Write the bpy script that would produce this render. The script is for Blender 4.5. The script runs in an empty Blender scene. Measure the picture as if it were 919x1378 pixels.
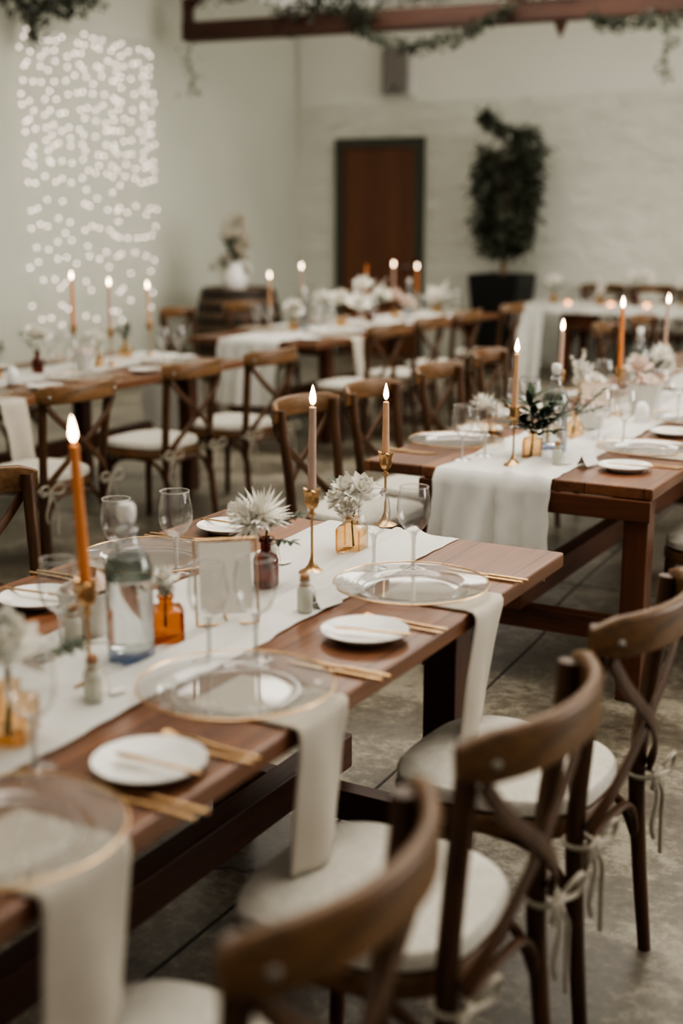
import bpy, math, random
from mathutils import Vector, Matrix, noise
R = math.radians
random.seed(7)
scene = bpy.context.scene
col = scene.collection

# ------------------------------------------------------------------ materials
def mat(name):
    m = bpy.data.materials.new(name); m.use_nodes = True
    nt = m.node_tree
    return m, nt, nt.nodes['Principled BSDF']

def N(nt, kind, **kw):
    n = nt.nodes.new(kind)
    for k, v in kw.items():
        if hasattr(n, k): setattr(n, k, v)
        else: n.inputs[k].default_value = v
    return n

def ramp(nt, fac, stops):
    r = nt.nodes.new('ShaderNodeValToRGB')
    e = r.color_ramp.elements
    while len(e) < len(stops): e.new(.5)
    for el, (p, c) in zip(e, stops):
        el.position = p; el.color = (*c, 1)
    nt.links.new(fac, r.inputs[0])
    return r.outputs[0]

def simple(name, c1, c2=None, rough=.5, scale=20, metal=0, bump=0, stretch=(1, 1, 1), spec=.5, sss=0, coat=0, detail=4):
    m, nt, b = mat(name)
    tc = N(nt, 'ShaderNodeTexCoord'); mp = N(nt, 'ShaderNodeMapping')
    mp.inputs['Scale'].default_value = stretch
    nt.links.new(tc.outputs['Object'], mp.inputs[0])
    nz = N(nt, 'ShaderNodeTexNoise', Scale=scale, Detail=detail, Roughness=.6)
    nt.links.new(mp.outputs[0], nz.inputs[0])
    nt.links.new(ramp(nt, nz.outputs[0], [(.3, c1), (.7, c2 or c1)]), b.inputs['Base Color'])
    b.inputs['Roughness'].default_value = rough
    b.inputs['Metallic'].default_value = metal
    b.inputs['Specular IOR Level'].default_value = spec
    if coat: b.inputs['Coat Weight'].default_value = coat; b.inputs['Coat Roughness'].default_value = .25
    if sss:
        b.inputs['Subsurface Weight'].default_value = sss
        b.inputs['Subsurface Radius'].default_value = (.01, .006, .003)
    if bump:
        bp = N(nt, 'ShaderNodeBump', Strength=bump, Distance=.004)
        nt.links.new(nz.outputs[0], bp.inputs['Height']); nt.links.new(bp.outputs[0], b.inputs['Normal'])
    return m

def glass(name, tint=(1, 1, 1), rough=.02, ior=1.45, body=0., bodycol=(1, 1, 1)):
    """thin-walled glass: clear with a Fresnel sheen"""
    m, nt, b = mat(name); nt.nodes.remove(b)
    out = nt.nodes['Material Output']
    tr = N(nt, 'ShaderNodeBsdfTransparent'); tr.inputs[0].default_value = (*tint, 1)
    gl = N(nt, 'ShaderNodeBsdfGlossy'); gl.inputs['Roughness'].default_value = rough
    lw = N(nt, 'ShaderNodeLayerWeight', Blend=.5)
    pw = N(nt, 'ShaderNodeMath', operation='POWER'); nt.links.new(lw.outputs['Facing'], pw.inputs[0]); pw.inputs[1].default_value = 2.6
    f0 = ((ior - 1) / (ior + 1)) ** 2
    fr = N(nt, 'ShaderNodeMath', operation='MULTIPLY_ADD'); nt.links.new(pw.outputs[0], fr.inputs[0]); fr.inputs[1].default_value = .8; fr.inputs[2].default_value = f0 * 1.8
    tc_ = ramp(nt, lw.outputs['Facing'], [(.0, tint), (.55, tint), (.95, tuple(c * .62 for c in tint))])
    nt.links.new(tc_, tr.inputs[0])
    mx = N(nt, 'ShaderNodeMixShader')
    nt.links.new(fr.outputs[0], mx.inputs[0]); nt.links.new(tr.outputs[0], mx.inputs[1]); nt.links.new(gl.outputs[0], mx.inputs[2])
    last = mx.outputs[0]
    if body:
        df = N(nt, 'ShaderNodeBsdfDiffuse'); df.inputs[0].default_value = (*bodycol, 1)
        m2 = N(nt, 'ShaderNodeMixShader'); m2.inputs[0].default_value = body
        nt.links.new(last, m2.inputs[1]); nt.links.new(df.outputs[0], m2.inputs[2]); last = m2.outputs[0]
    nt.links.new(last, out.inputs[0])
    return m

def emit(name, c, s):
    m, nt, b = mat(name)
    b.inputs['Base Color'].default_value = (*c, 1)
    b.inputs['Emission Color'].default_value = (*c, 1)
    b.inputs['Emission Strength'].default_value = s
    return m

def wood(name, dark, light, axis='Y', plank=None, rough=.42, bump=.25, spec=.5, grain=1.0, coat=0.):
    """wood with the grain along an axis; plank = board width across the other horizontal axis"""
    m, nt, b = mat(name)
    tc = N(nt, 'ShaderNodeTexCoord'); mp = N(nt, 'ShaderNodeMapping')
    s = {'X': (.06, 1, 1), 'Y': (1, .06, 1), 'Z': (1, 1, .06)}[axis]
    mp.inputs['Scale'].default_value = s
    nt.links.new(tc.outputs['Object'], mp.inputs[0])
    vec = mp.outputs[0]
    if plank:
        sx = N(nt, 'ShaderNodeSeparateXYZ'); nt.links.new(tc.outputs['Object'], sx.inputs[0])
        dv = N(nt, 'ShaderNodeMath', operation='DIVIDE'); nt.links.new(sx.outputs[0], dv.inputs[0]); dv.inputs[1].default_value = plank
        ad = N(nt, 'ShaderNodeMath', operation='ADD'); nt.links.new(dv.outputs[0], ad.inputs[0]); ad.inputs[1].default_value = 20.5
        fl = N(nt, 'ShaderNodeMath', operation='FLOOR'); nt.links.new(ad.outputs[0], fl.inputs[0])
        fc = N(nt, 'ShaderNodeMath', operation='FRACT'); nt.links.new(ad.outputs[0], fc.inputs[0])
        wn = N(nt, 'ShaderNodeTexWhiteNoise', noise_dimensions='1D'); nt.links.new(fl.outputs[0], wn.inputs['W'])
        va = N(nt, 'ShaderNodeVectorMath', operation='ADD'); nt.links.new(mp.outputs[0], va.inputs[0])
        vs = N(nt, 'ShaderNodeVectorMath', operation='SCALE'); nt.links.new(wn.outputs['Color'], vs.inputs[0]); vs.inputs['Scale'].default_value = 5
        nt.links.new(vs.outputs[0], va.inputs[1]); vec = va.outputs[0]
    nz = N(nt, 'ShaderNodeTexNoise', Scale=9 * grain, Detail=6, Roughness=.62, Distortion=1.2)
    nt.links.new(vec, nz.inputs[0])
    fine = N(nt, 'ShaderNodeTexNoise', Scale=70 * grain, Detail=3, Roughness=.5)
    nt.links.new(vec, fine.inputs[0])
    mixf = N(nt, 'ShaderNodeMath', operation='MULTIPLY_ADD'); nt.links.new(fine.outputs[0], mixf.inputs[0])
    mixf.inputs[1].default_value = .45; nt.links.new(nz.outputs[0], mixf.inputs[2])
    mid = tuple((a + c) / 2 for a, c in zip(dark, light))
    c = ramp(nt, mixf.outputs[0], [(.42, dark), (.68, mid), (.95, light)])
    if plank:
        hs = N(nt, 'ShaderNodeHueSaturation')
        mr = N(nt, 'ShaderNodeMapRange'); nt.links.new(wn.outputs['Value'], mr.inputs[0]); mr.inputs[3].default_value = .72; mr.inputs[4].default_value = 1.2
        nt.links.new(mr.outputs[0], hs.inputs['Value']); nt.links.new(c, hs.inputs['Color']); c = hs.outputs[0]
        ed = N(nt, 'ShaderNodeMath', operation='PINGPONG'); nt.links.new(fc.outputs[0], ed.inputs[0]); ed.inputs[1].default_value = .5
        st = N(nt, 'ShaderNodeMapRange'); nt.links.new(ed.outputs[0], st.inputs[0]); st.inputs[1].default_value = .0; st.inputs[2].default_value = .018
        mxc = N(nt, 'ShaderNodeMix', data_type='RGBA'); nt.links.new(st.outputs[0], mxc.inputs[0])
        mxc.inputs[6].default_value = (.012, .006, .004, 1); nt.links.new(c, mxc.inputs[7]); c = mxc.outputs[2]
    nt.links.new(c, b.inputs['Base Color'])
    b.inputs['Roughness'].default_value = rough
    b.inputs['Specular IOR Level'].default_value = spec
    if coat: b.inputs['Coat Weight'].default_value = coat; b.inputs['Coat Roughness'].default_value = .2
    bp = N(nt, 'ShaderNodeBump', Strength=bump, Distance=.003)
    nt.links.new(mixf.outputs[0], bp.inputs['Height']); nt.links.new(bp.outputs[0], b.inputs['Normal'])
    return m

M = {}
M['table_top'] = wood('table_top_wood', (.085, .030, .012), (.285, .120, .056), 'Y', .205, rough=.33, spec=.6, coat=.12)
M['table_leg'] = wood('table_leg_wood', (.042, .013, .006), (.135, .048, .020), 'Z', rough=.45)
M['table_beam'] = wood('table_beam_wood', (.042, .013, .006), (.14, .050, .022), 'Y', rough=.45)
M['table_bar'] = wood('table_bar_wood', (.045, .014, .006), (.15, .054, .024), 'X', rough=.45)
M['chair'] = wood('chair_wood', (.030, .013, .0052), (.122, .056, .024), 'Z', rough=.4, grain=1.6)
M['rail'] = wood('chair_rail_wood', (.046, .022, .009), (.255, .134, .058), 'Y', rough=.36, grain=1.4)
M['cushion'] = simple('cushion_canvas', (.56, .53, .47), (.68, .65, .58), .9, 60, bump=.2)
M['tie'] = simple('tie_tape', (.36, .325, .265), (.46, .42, .35), .9, 80)
M['bolt'] = simple('bolt_steel', (.35, .33, .30), (.5, .48, .44), .35, 30, metal=1)
M['china'] = simple('white_china', (.74, .73, .70), (.79, .78, .75), .22, 5)
M['gold'] = simple('brushed_gold', (.55, .36, .19), (.74, .52, .31), .3, 40, metal=1)
M['brass'] = simple('aged_brass', (.42, .265, .14), (.60, .41, .235), .28, 40, metal=1)
M['wax_orange'] = simple('orange_wax', (.62, .22, .065), (.70, .27, .09), .5, 14, sss=.25)
M['wax_tan'] = simple('tan_wax', (.60, .36, .22), (.66, .41, .26), .5, 14, sss=.25)
M['wax_mauve'] = simple('mauve_wax', (.47, .33, .27), (.53, .38, .31), .5, 14, sss=.25)
M['wick'] = simple('black_wick', (.01, .008, .006), rough=.9)
M['flame'] = emit('flame_glow', (1., .72, .48), 14)
M['bulb'] = emit('bulb_glow', (1., .80, .73), 7)
M['wire'] = simple('clear_wire', (.5, .5, .46), rough=.5)
M['glass'] = glass('clear_glass', (.985, .985, .98), ior=1.55, body=.035, bodycol=(.8, .8, .78))
M['charger'] = glass('charger_glass', (.97, .97, .965), ior=1.5, rough=.04, body=.10, bodycol=(.75, .74, .7))
M['rim'] = glass('rim_glass', (.9, .9, .89), ior=1.9, rough=.05, body=.22, bodycol=(.85, .85, .83))
M['amber'] = glass('amber_glass', (.97, .78, .56), ior=1.5)
M['amber_dark'] = glass('deep_amber_glass', (.86, .48, .22), ior=1.5, body=.12, bodycol=(.40, .17, .06))
M['brown_glass'] = glass('dark_amber_glass', (.50, .12, .035), ior=1.5, body=.3, bodycol=(.11, .022, .007))
M['bottle_glass'] = glass('blue_tint_glass', (.93, .945, .95), ior=1.6, body=.05, bodycol=(.52, .56, .62))
M['reflection_tint'] = glass('painted_reflection_glass', (.52, .56, .50), ior=1.5, body=.12, bodycol=(.10, .13, .10))  # dark reflection in the bottle, painted as a grey-green tint
M['bottle_base'] = glass('blue_base_glass', (.70, .76, .90), ior=1.5, body=.15, bodycol=(.34, .40, .56))
def water_mat():
    m, nt, b = mat('water'); nt.nodes.remove(b)
    g = N(nt, 'ShaderNodeBsdfGlass'); g.inputs['IOR'].default_value = 1.33; g.inputs['Roughness'].default_value = 0; g.inputs[0].default_value = (.97, .98, .98, 1)
    nt.links.new(g.outputs[0], nt.nodes['Material Output'].inputs[0]); return m
M['water'] = water_mat()
M['plate_glass'] = glass('frame_glass', (.97, .97, .96), ior=1.5)
M['milky'] = glass('milky_vial_glass', (.9, .9, .86), ior=1.5, body=.72, bodycol=(.66, .66, .58))
M['cork'] = simple('cork', (.30, .16, .09), (.42, .25, .15), .9, 60)
M['paper'] = simple('cream_paper', (.80, .77, .70), (.84, .81, .74), .85, 30)
M['kraft'] = simple('blush_paper', (.60, .47, .38), (.66, .53, .43), .85, 30)
M['white_card'] = simple('white_card', (.76, .75, .71), rough=.8)
M['petal'] = simple('white_petal', (.78, .75, .67), (.86, .84, .78), .7, 30, sss=.1)
M['blush'] = simple('blush_petal', (.70, .55, .47), (.80, .68, .60), .7, 30)
M['dried'] = simple('dried_petal', (.50, .43, .34), (.66, .60, .50), .8, 20)
M['leaf'] = simple('dark_leaf', (.018, .035, .016), (.05, .085, .04), .5, 25)
M['ivy'] = simple('ivy_leaf', (.010, .015, .008), (.048, .058, .032), .5, 12)
M['leaf2'] = simple('grey_leaf', (.07, .09, .06), (.15, .17, .12), .6, 25)
M['ficus'] = simple('ficus_leaf', (.012, .017, .009), (.105, .115, .075), .4, 7)
M['stem'] = simple('green_stem', (.06, .07, .03), (.10, .11, .05), .6, 30)
M['bark'] = simple('bark', (.16, .09, .055), (.30, .19, .12), .85, 30, bump=.5)
M['pot'] = simple('black_planter', (.008, .008, .008), (.016, .015, .014), .42, 10)
M['soil'] = simple('soil', (.02, .013, .008), (.05, .03, .02), .95, 60, bump=.6)
M['door'] = wood('brown_door_wood', (.090, .034, .017), (.185, .076, .038), 'Z', rough=.42, grain=.8, bump=.1)
M['door_frame'] = simple('olive_door_frame', (.055, .055, .040), (.075, .075, .056), .5, 10)
M['beam'] = wood('beam_wood', (.028, .011, .0065), (.085, .034, .019), 'X', rough=.55, grain=.7)
M['speaker_grey'] = simple('speaker_grille', (.20, .18, .165), (.25, .23, .21), .7, 120)
M['speaker_white'] = simple('speaker_case', (.62, .61, .57), rough=.5)
M['barrel'] = wood('barrel_wood', (.05, .03, .018), (.15, .10, .065), 'Z', rough=.6)
M['hoop'] = simple('barrel_hoop', (.012, .011, .010), (.03, .027, .024), .5, 15, metal=.6)
M['tealight'] = emit('tealight_glow', (1., .55, .36), 5)
M['basket'] = simple('white_woven_paper', (.66, .65, .60), (.74, .73, .69), .8, 90, bump=.4)

def linen(name, c1, c2, trans=.15):
    m, nt, b = mat(name)
    tc = N(nt, 'ShaderNodeTexCoord')
    w1 = N(nt, 'ShaderNodeTexWave', Scale=120, Distortion=1.5); w1.bands_direction = 'X'
    w2 = N(nt, 'ShaderNodeTexWave', Scale=120, Distortion=1.5); w2.bands_direction = 'Y'
    for w in (w1, w2): nt.links.new(tc.outputs['Object'], w.inputs[0])
    ad = N(nt, 'ShaderNodeMath', operation='ADD'); nt.links.new(w1.outputs['Fac'], ad.inputs[0]); nt.links.new(w2.outputs['Fac'], ad.inputs[1])
    nz = N(nt, 'ShaderNodeTexNoise', Scale=6, Detail=5); nt.links.new(tc.outputs['Object'], nz.inputs[0])
    nt.links.new(ramp(nt, nz.outputs[0], [(.3, c1), (.7, c2)]), b.inputs['Base Color'])
    b.inputs['Roughness'].default_value = .92
    b.inputs['Specular IOR Level'].default_value = .15
    bp = N(nt, 'ShaderNodeBump', Strength=.12, Distance=.001); nt.links.new(ad.outputs[0], bp.inputs['Height']); nt.links.new(bp.outputs[0], b.inputs['Normal'])
    out = nt.nodes['Material Output']
    tl = N(nt, 'ShaderNodeBsdfTranslucent'); tl.inputs[0].default_value = (*c2, 1)
    mx = N(nt, 'ShaderNodeMixShader'); mx.inputs[0].default_value = trans
    nt.links.new(b.outputs[0], mx.inputs[1]); nt.links.new(tl.outputs[0], mx.inputs[2]); nt.links.new(mx.outputs[0], out.inputs[0])
    return m
M['runner'] = linen('runner_linen', (.76, .75, .71), (.85, .84, .80), .2)
M['napkin'] = linen('napkin_linen', (.54, .49, .42), (.63, .58, .50), .1)
M['cloth'] = linen('white_tablecloth', (.70, .69, .64), (.78, .77, .72), .15)

def wall_mat(name, c1, c2, rough_amt):
    m, nt, b = mat(name)
    tc = N(nt, 'ShaderNodeTexCoord')
    nz = N(nt, 'ShaderNodeTexNoise', Scale=.7, Detail=5, Roughness=.55); nt.links.new(tc.outputs['Object'], nz.inputs[0])
    mp = N(nt, 'ShaderNodeMapping'); mp.inputs['Scale'].default_value = (1, 1, 2.2); nt.links.new(tc.outputs['Object'], mp.inputs[0])
    n2 = N(nt, 'ShaderNodeTexNoise', Scale=3.2, Detail=7, Roughness=.62, Distortion=.6); nt.links.new(mp.outputs[0], n2.inputs[0])
    nt.links.new(ramp(nt, nz.outputs[0], [(.3, c1), (.7, c2)]), b.inputs['Base Color'])
    b.inputs['Roughness'].default_value = .85
    bp = N(nt, 'ShaderNodeBump', Strength=rough_amt, Distance=.05)
    nt.links.new(n2.outputs[0], bp.inputs['Height']); nt.links.new(bp.outputs[0], b.inputs['Normal'])
    return m
M['wall_rough'] = wall_mat('rough_plaster', (.625, .622, .545), (.69, .69, .615), 1.0)
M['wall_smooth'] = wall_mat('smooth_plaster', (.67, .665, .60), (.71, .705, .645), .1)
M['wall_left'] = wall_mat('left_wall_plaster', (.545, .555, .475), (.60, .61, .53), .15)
def canvas():
    m = wall_mat('ceiling_canvas', (.80, .79, .75), (.84, .83, .79), .05)
    nt = m.node_tree; b = nt.nodes['Principled BSDF']; tl = N(nt, 'ShaderNodeBsdfTranslucent'); tl.inputs[0].default_value = (.85, .83, .78, 1)
    mx = N(nt, 'ShaderNodeMixShader'); mx.inputs[0].default_value = .5
    nt.links.new(b.outputs[0], mx.inputs[1]); nt.links.new(tl.outputs[0], mx.inputs[2]); nt.links.new(mx.outputs[0], nt.nodes['Material Output'].inputs[0]); return m
M['ceiling'] = canvas()

def floor_mat():
    m, nt, b = mat('polished_concrete')
    tc = N(nt, 'ShaderNodeTexCoord')
    n1 = N(nt, 'ShaderNodeTexNoise', Scale=2.1, Detail=9, Roughness=.62); nt.links.new(tc.outputs['Object'], n1.inputs[0])
    n2 = N(nt, 'ShaderNodeTexNoise', Scale=22, Detail=12, Roughness=.74); nt.links.new(tc.outputs['Object'], n2.inputs[0])
    ad = N(nt, 'ShaderNodeMath', operation='MULTIPLY_ADD'); nt.links.new(n2.outputs[0], ad.inputs[0]); ad.inputs[1].default_value = .75; nt.links.new(n1.outputs[0], ad.inputs[2])
    c = ramp(nt, ad.outputs[0], [(.66, (.075, .063, .046)), (.86, (.160, .139, .106)), (1.06, (.32, .288, .228))])
    nt.links.new(c, b.inputs['Base Color'])
    rr = N(nt, 'ShaderNodeMapRange'); nt.links.new(ad.outputs[0], rr.inputs[0]); rr.inputs[1].default_value = .5; rr.inputs[2].default_value = 1.1
    rr.inputs[3].default_value = .26; rr.inputs[4].default_value = .46
    nt.links.new(rr.outputs[0], b.inputs['Roughness'])
    b.inputs['Specular IOR Level'].default_value = .5
    bp = N(nt, 'ShaderNodeBump', Strength=.12, Distance=.01); nt.links.new(n2.outputs[0], bp.inputs['Height']); nt.links.new(bp.outputs[0], b.inputs['Normal'])
    return m
M['floor'] = floor_mat()
M['joint'] = simple('joint_sealant', (.045, .039, .031), (.07, .06, .05), .8, 30)
M['stain'] = simple('floor_stain', (.10, .08, .062), (.15, .125, .10), .5, 30)

# ------------------------------------------------------------------ mesh builder
class MB:
    def __init__(s): s.v = []; s.f = []
    def add(s, vs, fs):
        o = len(s.v); s.v += [tuple(v) for v in vs]; s.f += [tuple(i + o for i in f) for f in fs]
        return s
    def box(s, x0, x1, y0, y1, z0, z1):
        return s.add([(x, y, z) for z in (z0, z1) for y in (y0, y1) for x in (x0, x1)],
              [(0, 2, 3, 1), (4, 5, 7, 6), (0, 1, 5, 4), (2, 6, 7, 3), (0, 4, 6, 2), (1, 3, 7, 5)])
    def sweep(s, path, sec, up=(0, 0, 1), scale=None, caps=True):
        """sweep a closed section [(side, up)] along a path"""
        path = [Vector(p) for p in path]; up = Vector(up); n = len(sec); vs = []; fs = []
        for i, p in enumerate(path):
            t = (path[min(i + 1, len(path) - 1)] - path[max(i - 1, 0)]).normalized()
            sd = t.cross(up)
            if sd.length < 1e-4: sd = t.cross(Vector((1, 0, 0)))
            sd.normalize(); u = sd.cross(t).normalized()
            k = scale[i] if scale else 1
            k = k if isinstance(k, tuple) else (k, k)
            vs += [p + sd * a * k[0] + u * b * k[1] for a, b in sec]
        for i in range(len(path) - 1):
            for j in range(n):
                a, b = i * n + j, i * n + (j + 1) % n
                fs.append((a, b, b + n, a + n))
        if caps: fs += [tuple(reversed(range(n))), tuple(range((len(path) - 1) * n, len(path) * n))]
        return s.add(vs, fs)
    def tube(s, path, r, n=8, up=(0, 0, 1), flat=1.0, caps=True):
        rs = r if isinstance(r, (list, tuple)) else [r] * len(path)
        sec = [(math.cos(k / n * math.tau), math.sin(k / n * math.tau) * flat) for k in range(n)]
        return s.sweep(path, sec, up, rs, caps)
    def lathe(s, prof, n=24, c=(0, 0, 0), sq=None, M4=None):
        vs = []; fs = []
        for r, z in prof:
            for k in range(n):
                a = k / n * math.tau; q = 1
                if sq: q = 1 / max(abs(math.cos(a)), abs(math.sin(a))) ** sq
                p = Vector((r * q * math.cos(a), r * q * math.sin(a), z))
                if M4: p = M4 @ p
                vs.append((p.x + c[0], p.y + c[1], p.z + c[2]))
        for i in range(len(prof) - 1):
            for k in range(n):
                a, b = i * n + k, i * n + (k + 1) % n
                fs.append((a, b, b + n, a + n))
        if prof[0][0] > 1e-6 and False: fs.append(tuple(reversed(range(n))))
        return s.add(vs, fs)
    def torus(s, Rr, r, z=0, n=32, m=8):
        return s.lathe([(Rr + r * math.cos(k / m * math.tau), z + r * math.sin(k / m * math.tau)) for k in range(m + 1)], n)
    def grid(s, fn, nu, nv):
        vs = [fn(i / nu, j / nv) for i in range(nu + 1) for j in range(nv + 1)]
        fs = [(i * (nv + 1) + j, (i + 1) * (nv + 1) + j, (i + 1) * (nv + 1) + j + 1, i * (nv + 1) + j + 1) for i in range(nu) for j in range(nv)]
        return s.add(vs, fs)
    def leaf(s, p, d, L, W, curl=.15, up=None):
        """a pointed leaf of six faces from p along d"""
        d = Vector(d).normalized()
        up = Vector(up) if up else Vector((random.uniform(-1, 1), random.uniform(-1, 1), random.uniform(-.3, 1)))
        sd = d.cross(up)
        if sd.length < 1e-3: sd = d.cross(Vector((1, .3, 0)))
        sd.normalize(); u = sd.cross(d); p = Vector(p); vs = []
        for t, w in ((0, .12), (.3, .9), (.62, .85), (1, .04)):
            c = p + d * L * t - u * curl * L * t * t
            vs += [c - sd * W * .5 * w + u * W * .12 * w, c, c + sd * W * .5 * w + u * W * .12 * w]
        return s.add(vs, [(r * 3 + k, r * 3 + k + 1, r * 3 + k + 4, r * 3 + k + 3) for r in range(3) for k in range(2)])
    def build(s, name, m, parent=None, smooth=40, solid=0, sub=0, bevel=0):
        me = bpy.data.meshes.new(name); me.from_pydata(s.v, [], s.f); me.update()
        me.validate()
        me.materials.append(m if not isinstance(m, str) else M[m])
        if smooth:
            for p in me.polygons: p.use_smooth = True
            me.set_sharp_from_angle(angle=R(smooth))
        o = bpy.data.objects.new(name, me); col.objects.link(o)
        if parent: o.parent = parent
        if solid:
            md = o.modifiers.new('thick', 'SOLIDIFY'); md.thickness = solid; md.offset = 1
        if bevel:
            md = o.modifiers.new('edge', 'BEVEL'); md.width = bevel; md.segments = 2; md.limit_method = 'ANGLE'; md.angle_limit = R(50)
        if sub:
            md = o.modifiers.new('soft', 'SUBSURF'); md.levels = sub; md.render_levels = sub
        return o

def tag(o, label, cat, group=None, kind=None):
    if label: o['label'] = label
    if cat: o['category'] = cat
    if group: o['group'] = group
    if kind: o['kind'] = kind
    return o
def thing(name, label, cat, loc=(0, 0, 0), rz=0, group=None):
    o = bpy.data.objects.new(name, None); col.objects.link(o)
    o.empty_display_size = .05
    o.location = loc; o.rotation_euler.z = R(rz)
    return tag(o, label, cat, group)
def struct(o): o['kind'] = 'structure'; return o
kids = {}
def copy_tree(o, parent=None):
    c = o.copy(); col.objects.link(c)
    if parent: c.parent = parent
    for ch in o.children: copy_tree(ch, c)
    return c
protos = {}
def put(key, maker, label, cat, loc, rz=0, group=None, s=1, tilt=None):
    """the first call builds the thing, later calls copy it with its parts"""
    if key not in protos:
        o = maker(); protos[key] = o
    else:
        o = copy_tree(protos[key])
    o.location = loc; o.rotation_euler = (tilt[0], tilt[1], R(rz)) if tilt else (0, 0, R(rz)); o.scale = (s, s, s)
    for k in ('label', 'category', 'group'):
        if k in o: del o[k]
    return tag(o, label, cat, group)
def E(name): 
    o = bpy.data.objects.new(name, None); col.objects.link(o); o.empty_display_size = .05
    return o
def nz(*p): return noise.noise(Vector(p))
def spline(pts, n):
    """Catmull-Rom through points"""
    P = [Vector(p) for p in pts]; P = [P[0] * 2 - P[1]] + P + [P[-1] * 2 - P[-2]]; out = []
    segs = len(P) - 3
    for i in range(n + 1):
        u = i / n * segs; k = min(int(u), segs - 1); t = u - k
        a, b, c, d = P[k:k + 4]
        out.append(.5 * ((2 * b) + (c - a) * t + (2 * a - 5 * b + 4 * c - d) * t * t + (3 * b - a - 3 * c + d) * t ** 3))
    return out
def rrect(w, h, r=.3, n=3):
    """rounded rectangle section"""
    out = []; rr = min(w, h) * r
    for cx, cy, a0 in ((w/2-rr, h/2-rr, 0), (-w/2+rr, h/2-rr, 90), (-w/2+rr, -h/2+rr, 180), (w/2-rr, -h/2+rr, 270)):
        for k in range(n + 1):
            a = R(a0 + 90 * k / n); out.append((cx + rr * math.cos(a), cy + rr * math.sin(a)))
    return out

# ------------------------------------------------------------------ room
WX, WY, CZ = -8.35, 13.8, 3.98
struct(MB().box(WX, 6, -5, WY, -.1, 0).build('floor', 'floor', smooth=0))
struct(MB().box(WX - .2, 6, WY, WY + .2, 0, 2.89).build('wall_back', 'wall_rough', smooth=0))
struct(MB().box(WX - .2, 6, WY + .035, WY + .2, 2.89, CZ).build('wall_back_upper', 'wall_smooth', smooth=0))
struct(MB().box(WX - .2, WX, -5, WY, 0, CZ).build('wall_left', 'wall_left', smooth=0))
struct(MB().add([(WX - .2, -5, CZ), (6, -5, CZ), (6, WY + .2, CZ), (WX - .2, WY + .2, CZ)], [(0, 3, 2, 1)]).build('ceiling', 'ceiling', smooth=0))
j = MB()
def joint(pts, name):
    m = MB(); P = spline(pts, 40)
    m.sweep([p + Vector((nz(p.x * 9, p.y * 9, 0) * .006, 0, .0008)) for p in P], [(-.0045, -.001), (.0045, -.001), (.0045, .0006), (-.0045, .0006)])
    return struct(m.build(name, 'joint', smooth=0))
joint([(-1.62, -3, 0), (-1.63, 1.98, 0), (-1.64, 3.2, 0), (-1.72, 4.7, 0), (-1.86, 6, 0), (-2.1, 13.7, 0)], 'trim_floor_joint_long')
joint([(-8.3, 5.6, 0), (-3, 5.5, 0), (5, 5.4, 0)], 'trim_floor_joint_cross')
st = MB(); pts = [(.0, .0), (.10, .03), (.16, -.02), (.22, .01), (.16, .06), (.09, .10), (.03, .07)]
st.add([(x, y, .0012) for x, y in pts], [tuple(range(len(pts)))])
o = st.build('floor_stain', 'stain', smooth=0); o.location = (-1.78, 2.50, 0); o.rotation_euler.z = R(25); o.scale = (.5, .5, 1); struct(o)

# door in the back wall
d = E('door_1'); d.location = (-7.21, WY, 0); struct(d)
m = MB(); m.box(-.575, -.475, -.06, .02, 0, 2.505).box(.475, .575, -.06, .02, 0, 2.505).box(-.475, .475, -.06, .02, 2.40, 2.505)
struct(m.build('door_frame', 'door_frame', d, smooth=0, bevel=.006))
struct(MB().box(-.472, .472, -.035, .015, .01, 2.398).build('door_panel', 'door', d, smooth=0))
hm = MB(); hm.tube([(.40, -.035, 1.05), (.40, -.085, 1.05)], .012, 10).tube([(.40, -.08, 1.05), (.29, -.085, 1.05)], .011, 10)
hm.lathe([(0, 0), (.026, 0), (.026, .008), (0, .008)], 16, M4=Matrix.Translation((.40, -.035, 1.05)) @ Matrix.Rotation(R(90), 4, 'X'))
struct(hm.build('door_handle', 'bolt', d))

# roof truss: tie beam with a post and braces
t = thing('roof_truss', 'dark red-brown timber roof beam wound with ivy', 'roof beam', (-7.93, 11.03, 3.3), 6.27)
MB().box(0, 8.5, -.09, .09, 0, .175).build('tie_beam', 'beam', t, smooth=0, bevel=.008)
MB().box(.0, .06, -.07, .07, .175, .40).build('post', 'beam', t, smooth=0, bevel=.006)
MB().sweep([(.03, 0, .30), (.42, 0, .68)], rrect(.05, .07, .1)).build('brace', 'beam', t, smooth=0)
MB().sweep([(3.40, 0, .17), (2.75, 0, .68)], rrect(.12, .12, .1)).build('brace', 'beam', t, smooth=0)
MB().lathe([(0, -.15), (.012, -.13), (.028, -.09), (.05, -.05), (.055, 0)], 10, c=(3.75, 0, 0)).build('pendant_finial', 'beam', t)

def garland(name, label, pts, n_leaf, spread, group, L=.055, mm='ivy', hang=0):
    t = thing(name, label, 'garland', group=group)
    P = spline(pts, 40)
    MB().tube(P, .006, 5).build('vine', 'stem', t)
    f = MB()
    for _ in range(int(n_leaf * .75)):
        p = random.choice(P[:-1]) + Vector((random.gauss(0, spread), random.gauss(0, spread), random.gauss(0, spread) - abs(random.gauss(0, hang))))
        f.leaf(p, (random.uniform(-1, 1), random.uniform(-1, 1), random.uniform(-1, .5)), random.uniform(.6, 1.3) * L, random.uniform(.35, .55) * L)
    f.build('foliage', mm, t, smooth=0)
    return t
G = 'ivy garlands on the roof timbers'
garland('ivy_garland', 'thick ivy swag hanging above the light curtain in the upper corner', [(-8.0, 8.2, 3.50), (-7.97, 8.8, 3.37), (-8.0, 9.25, 3.42), (-8.0, 9.8, 3.56)], 620, .07, G, .075)
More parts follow.
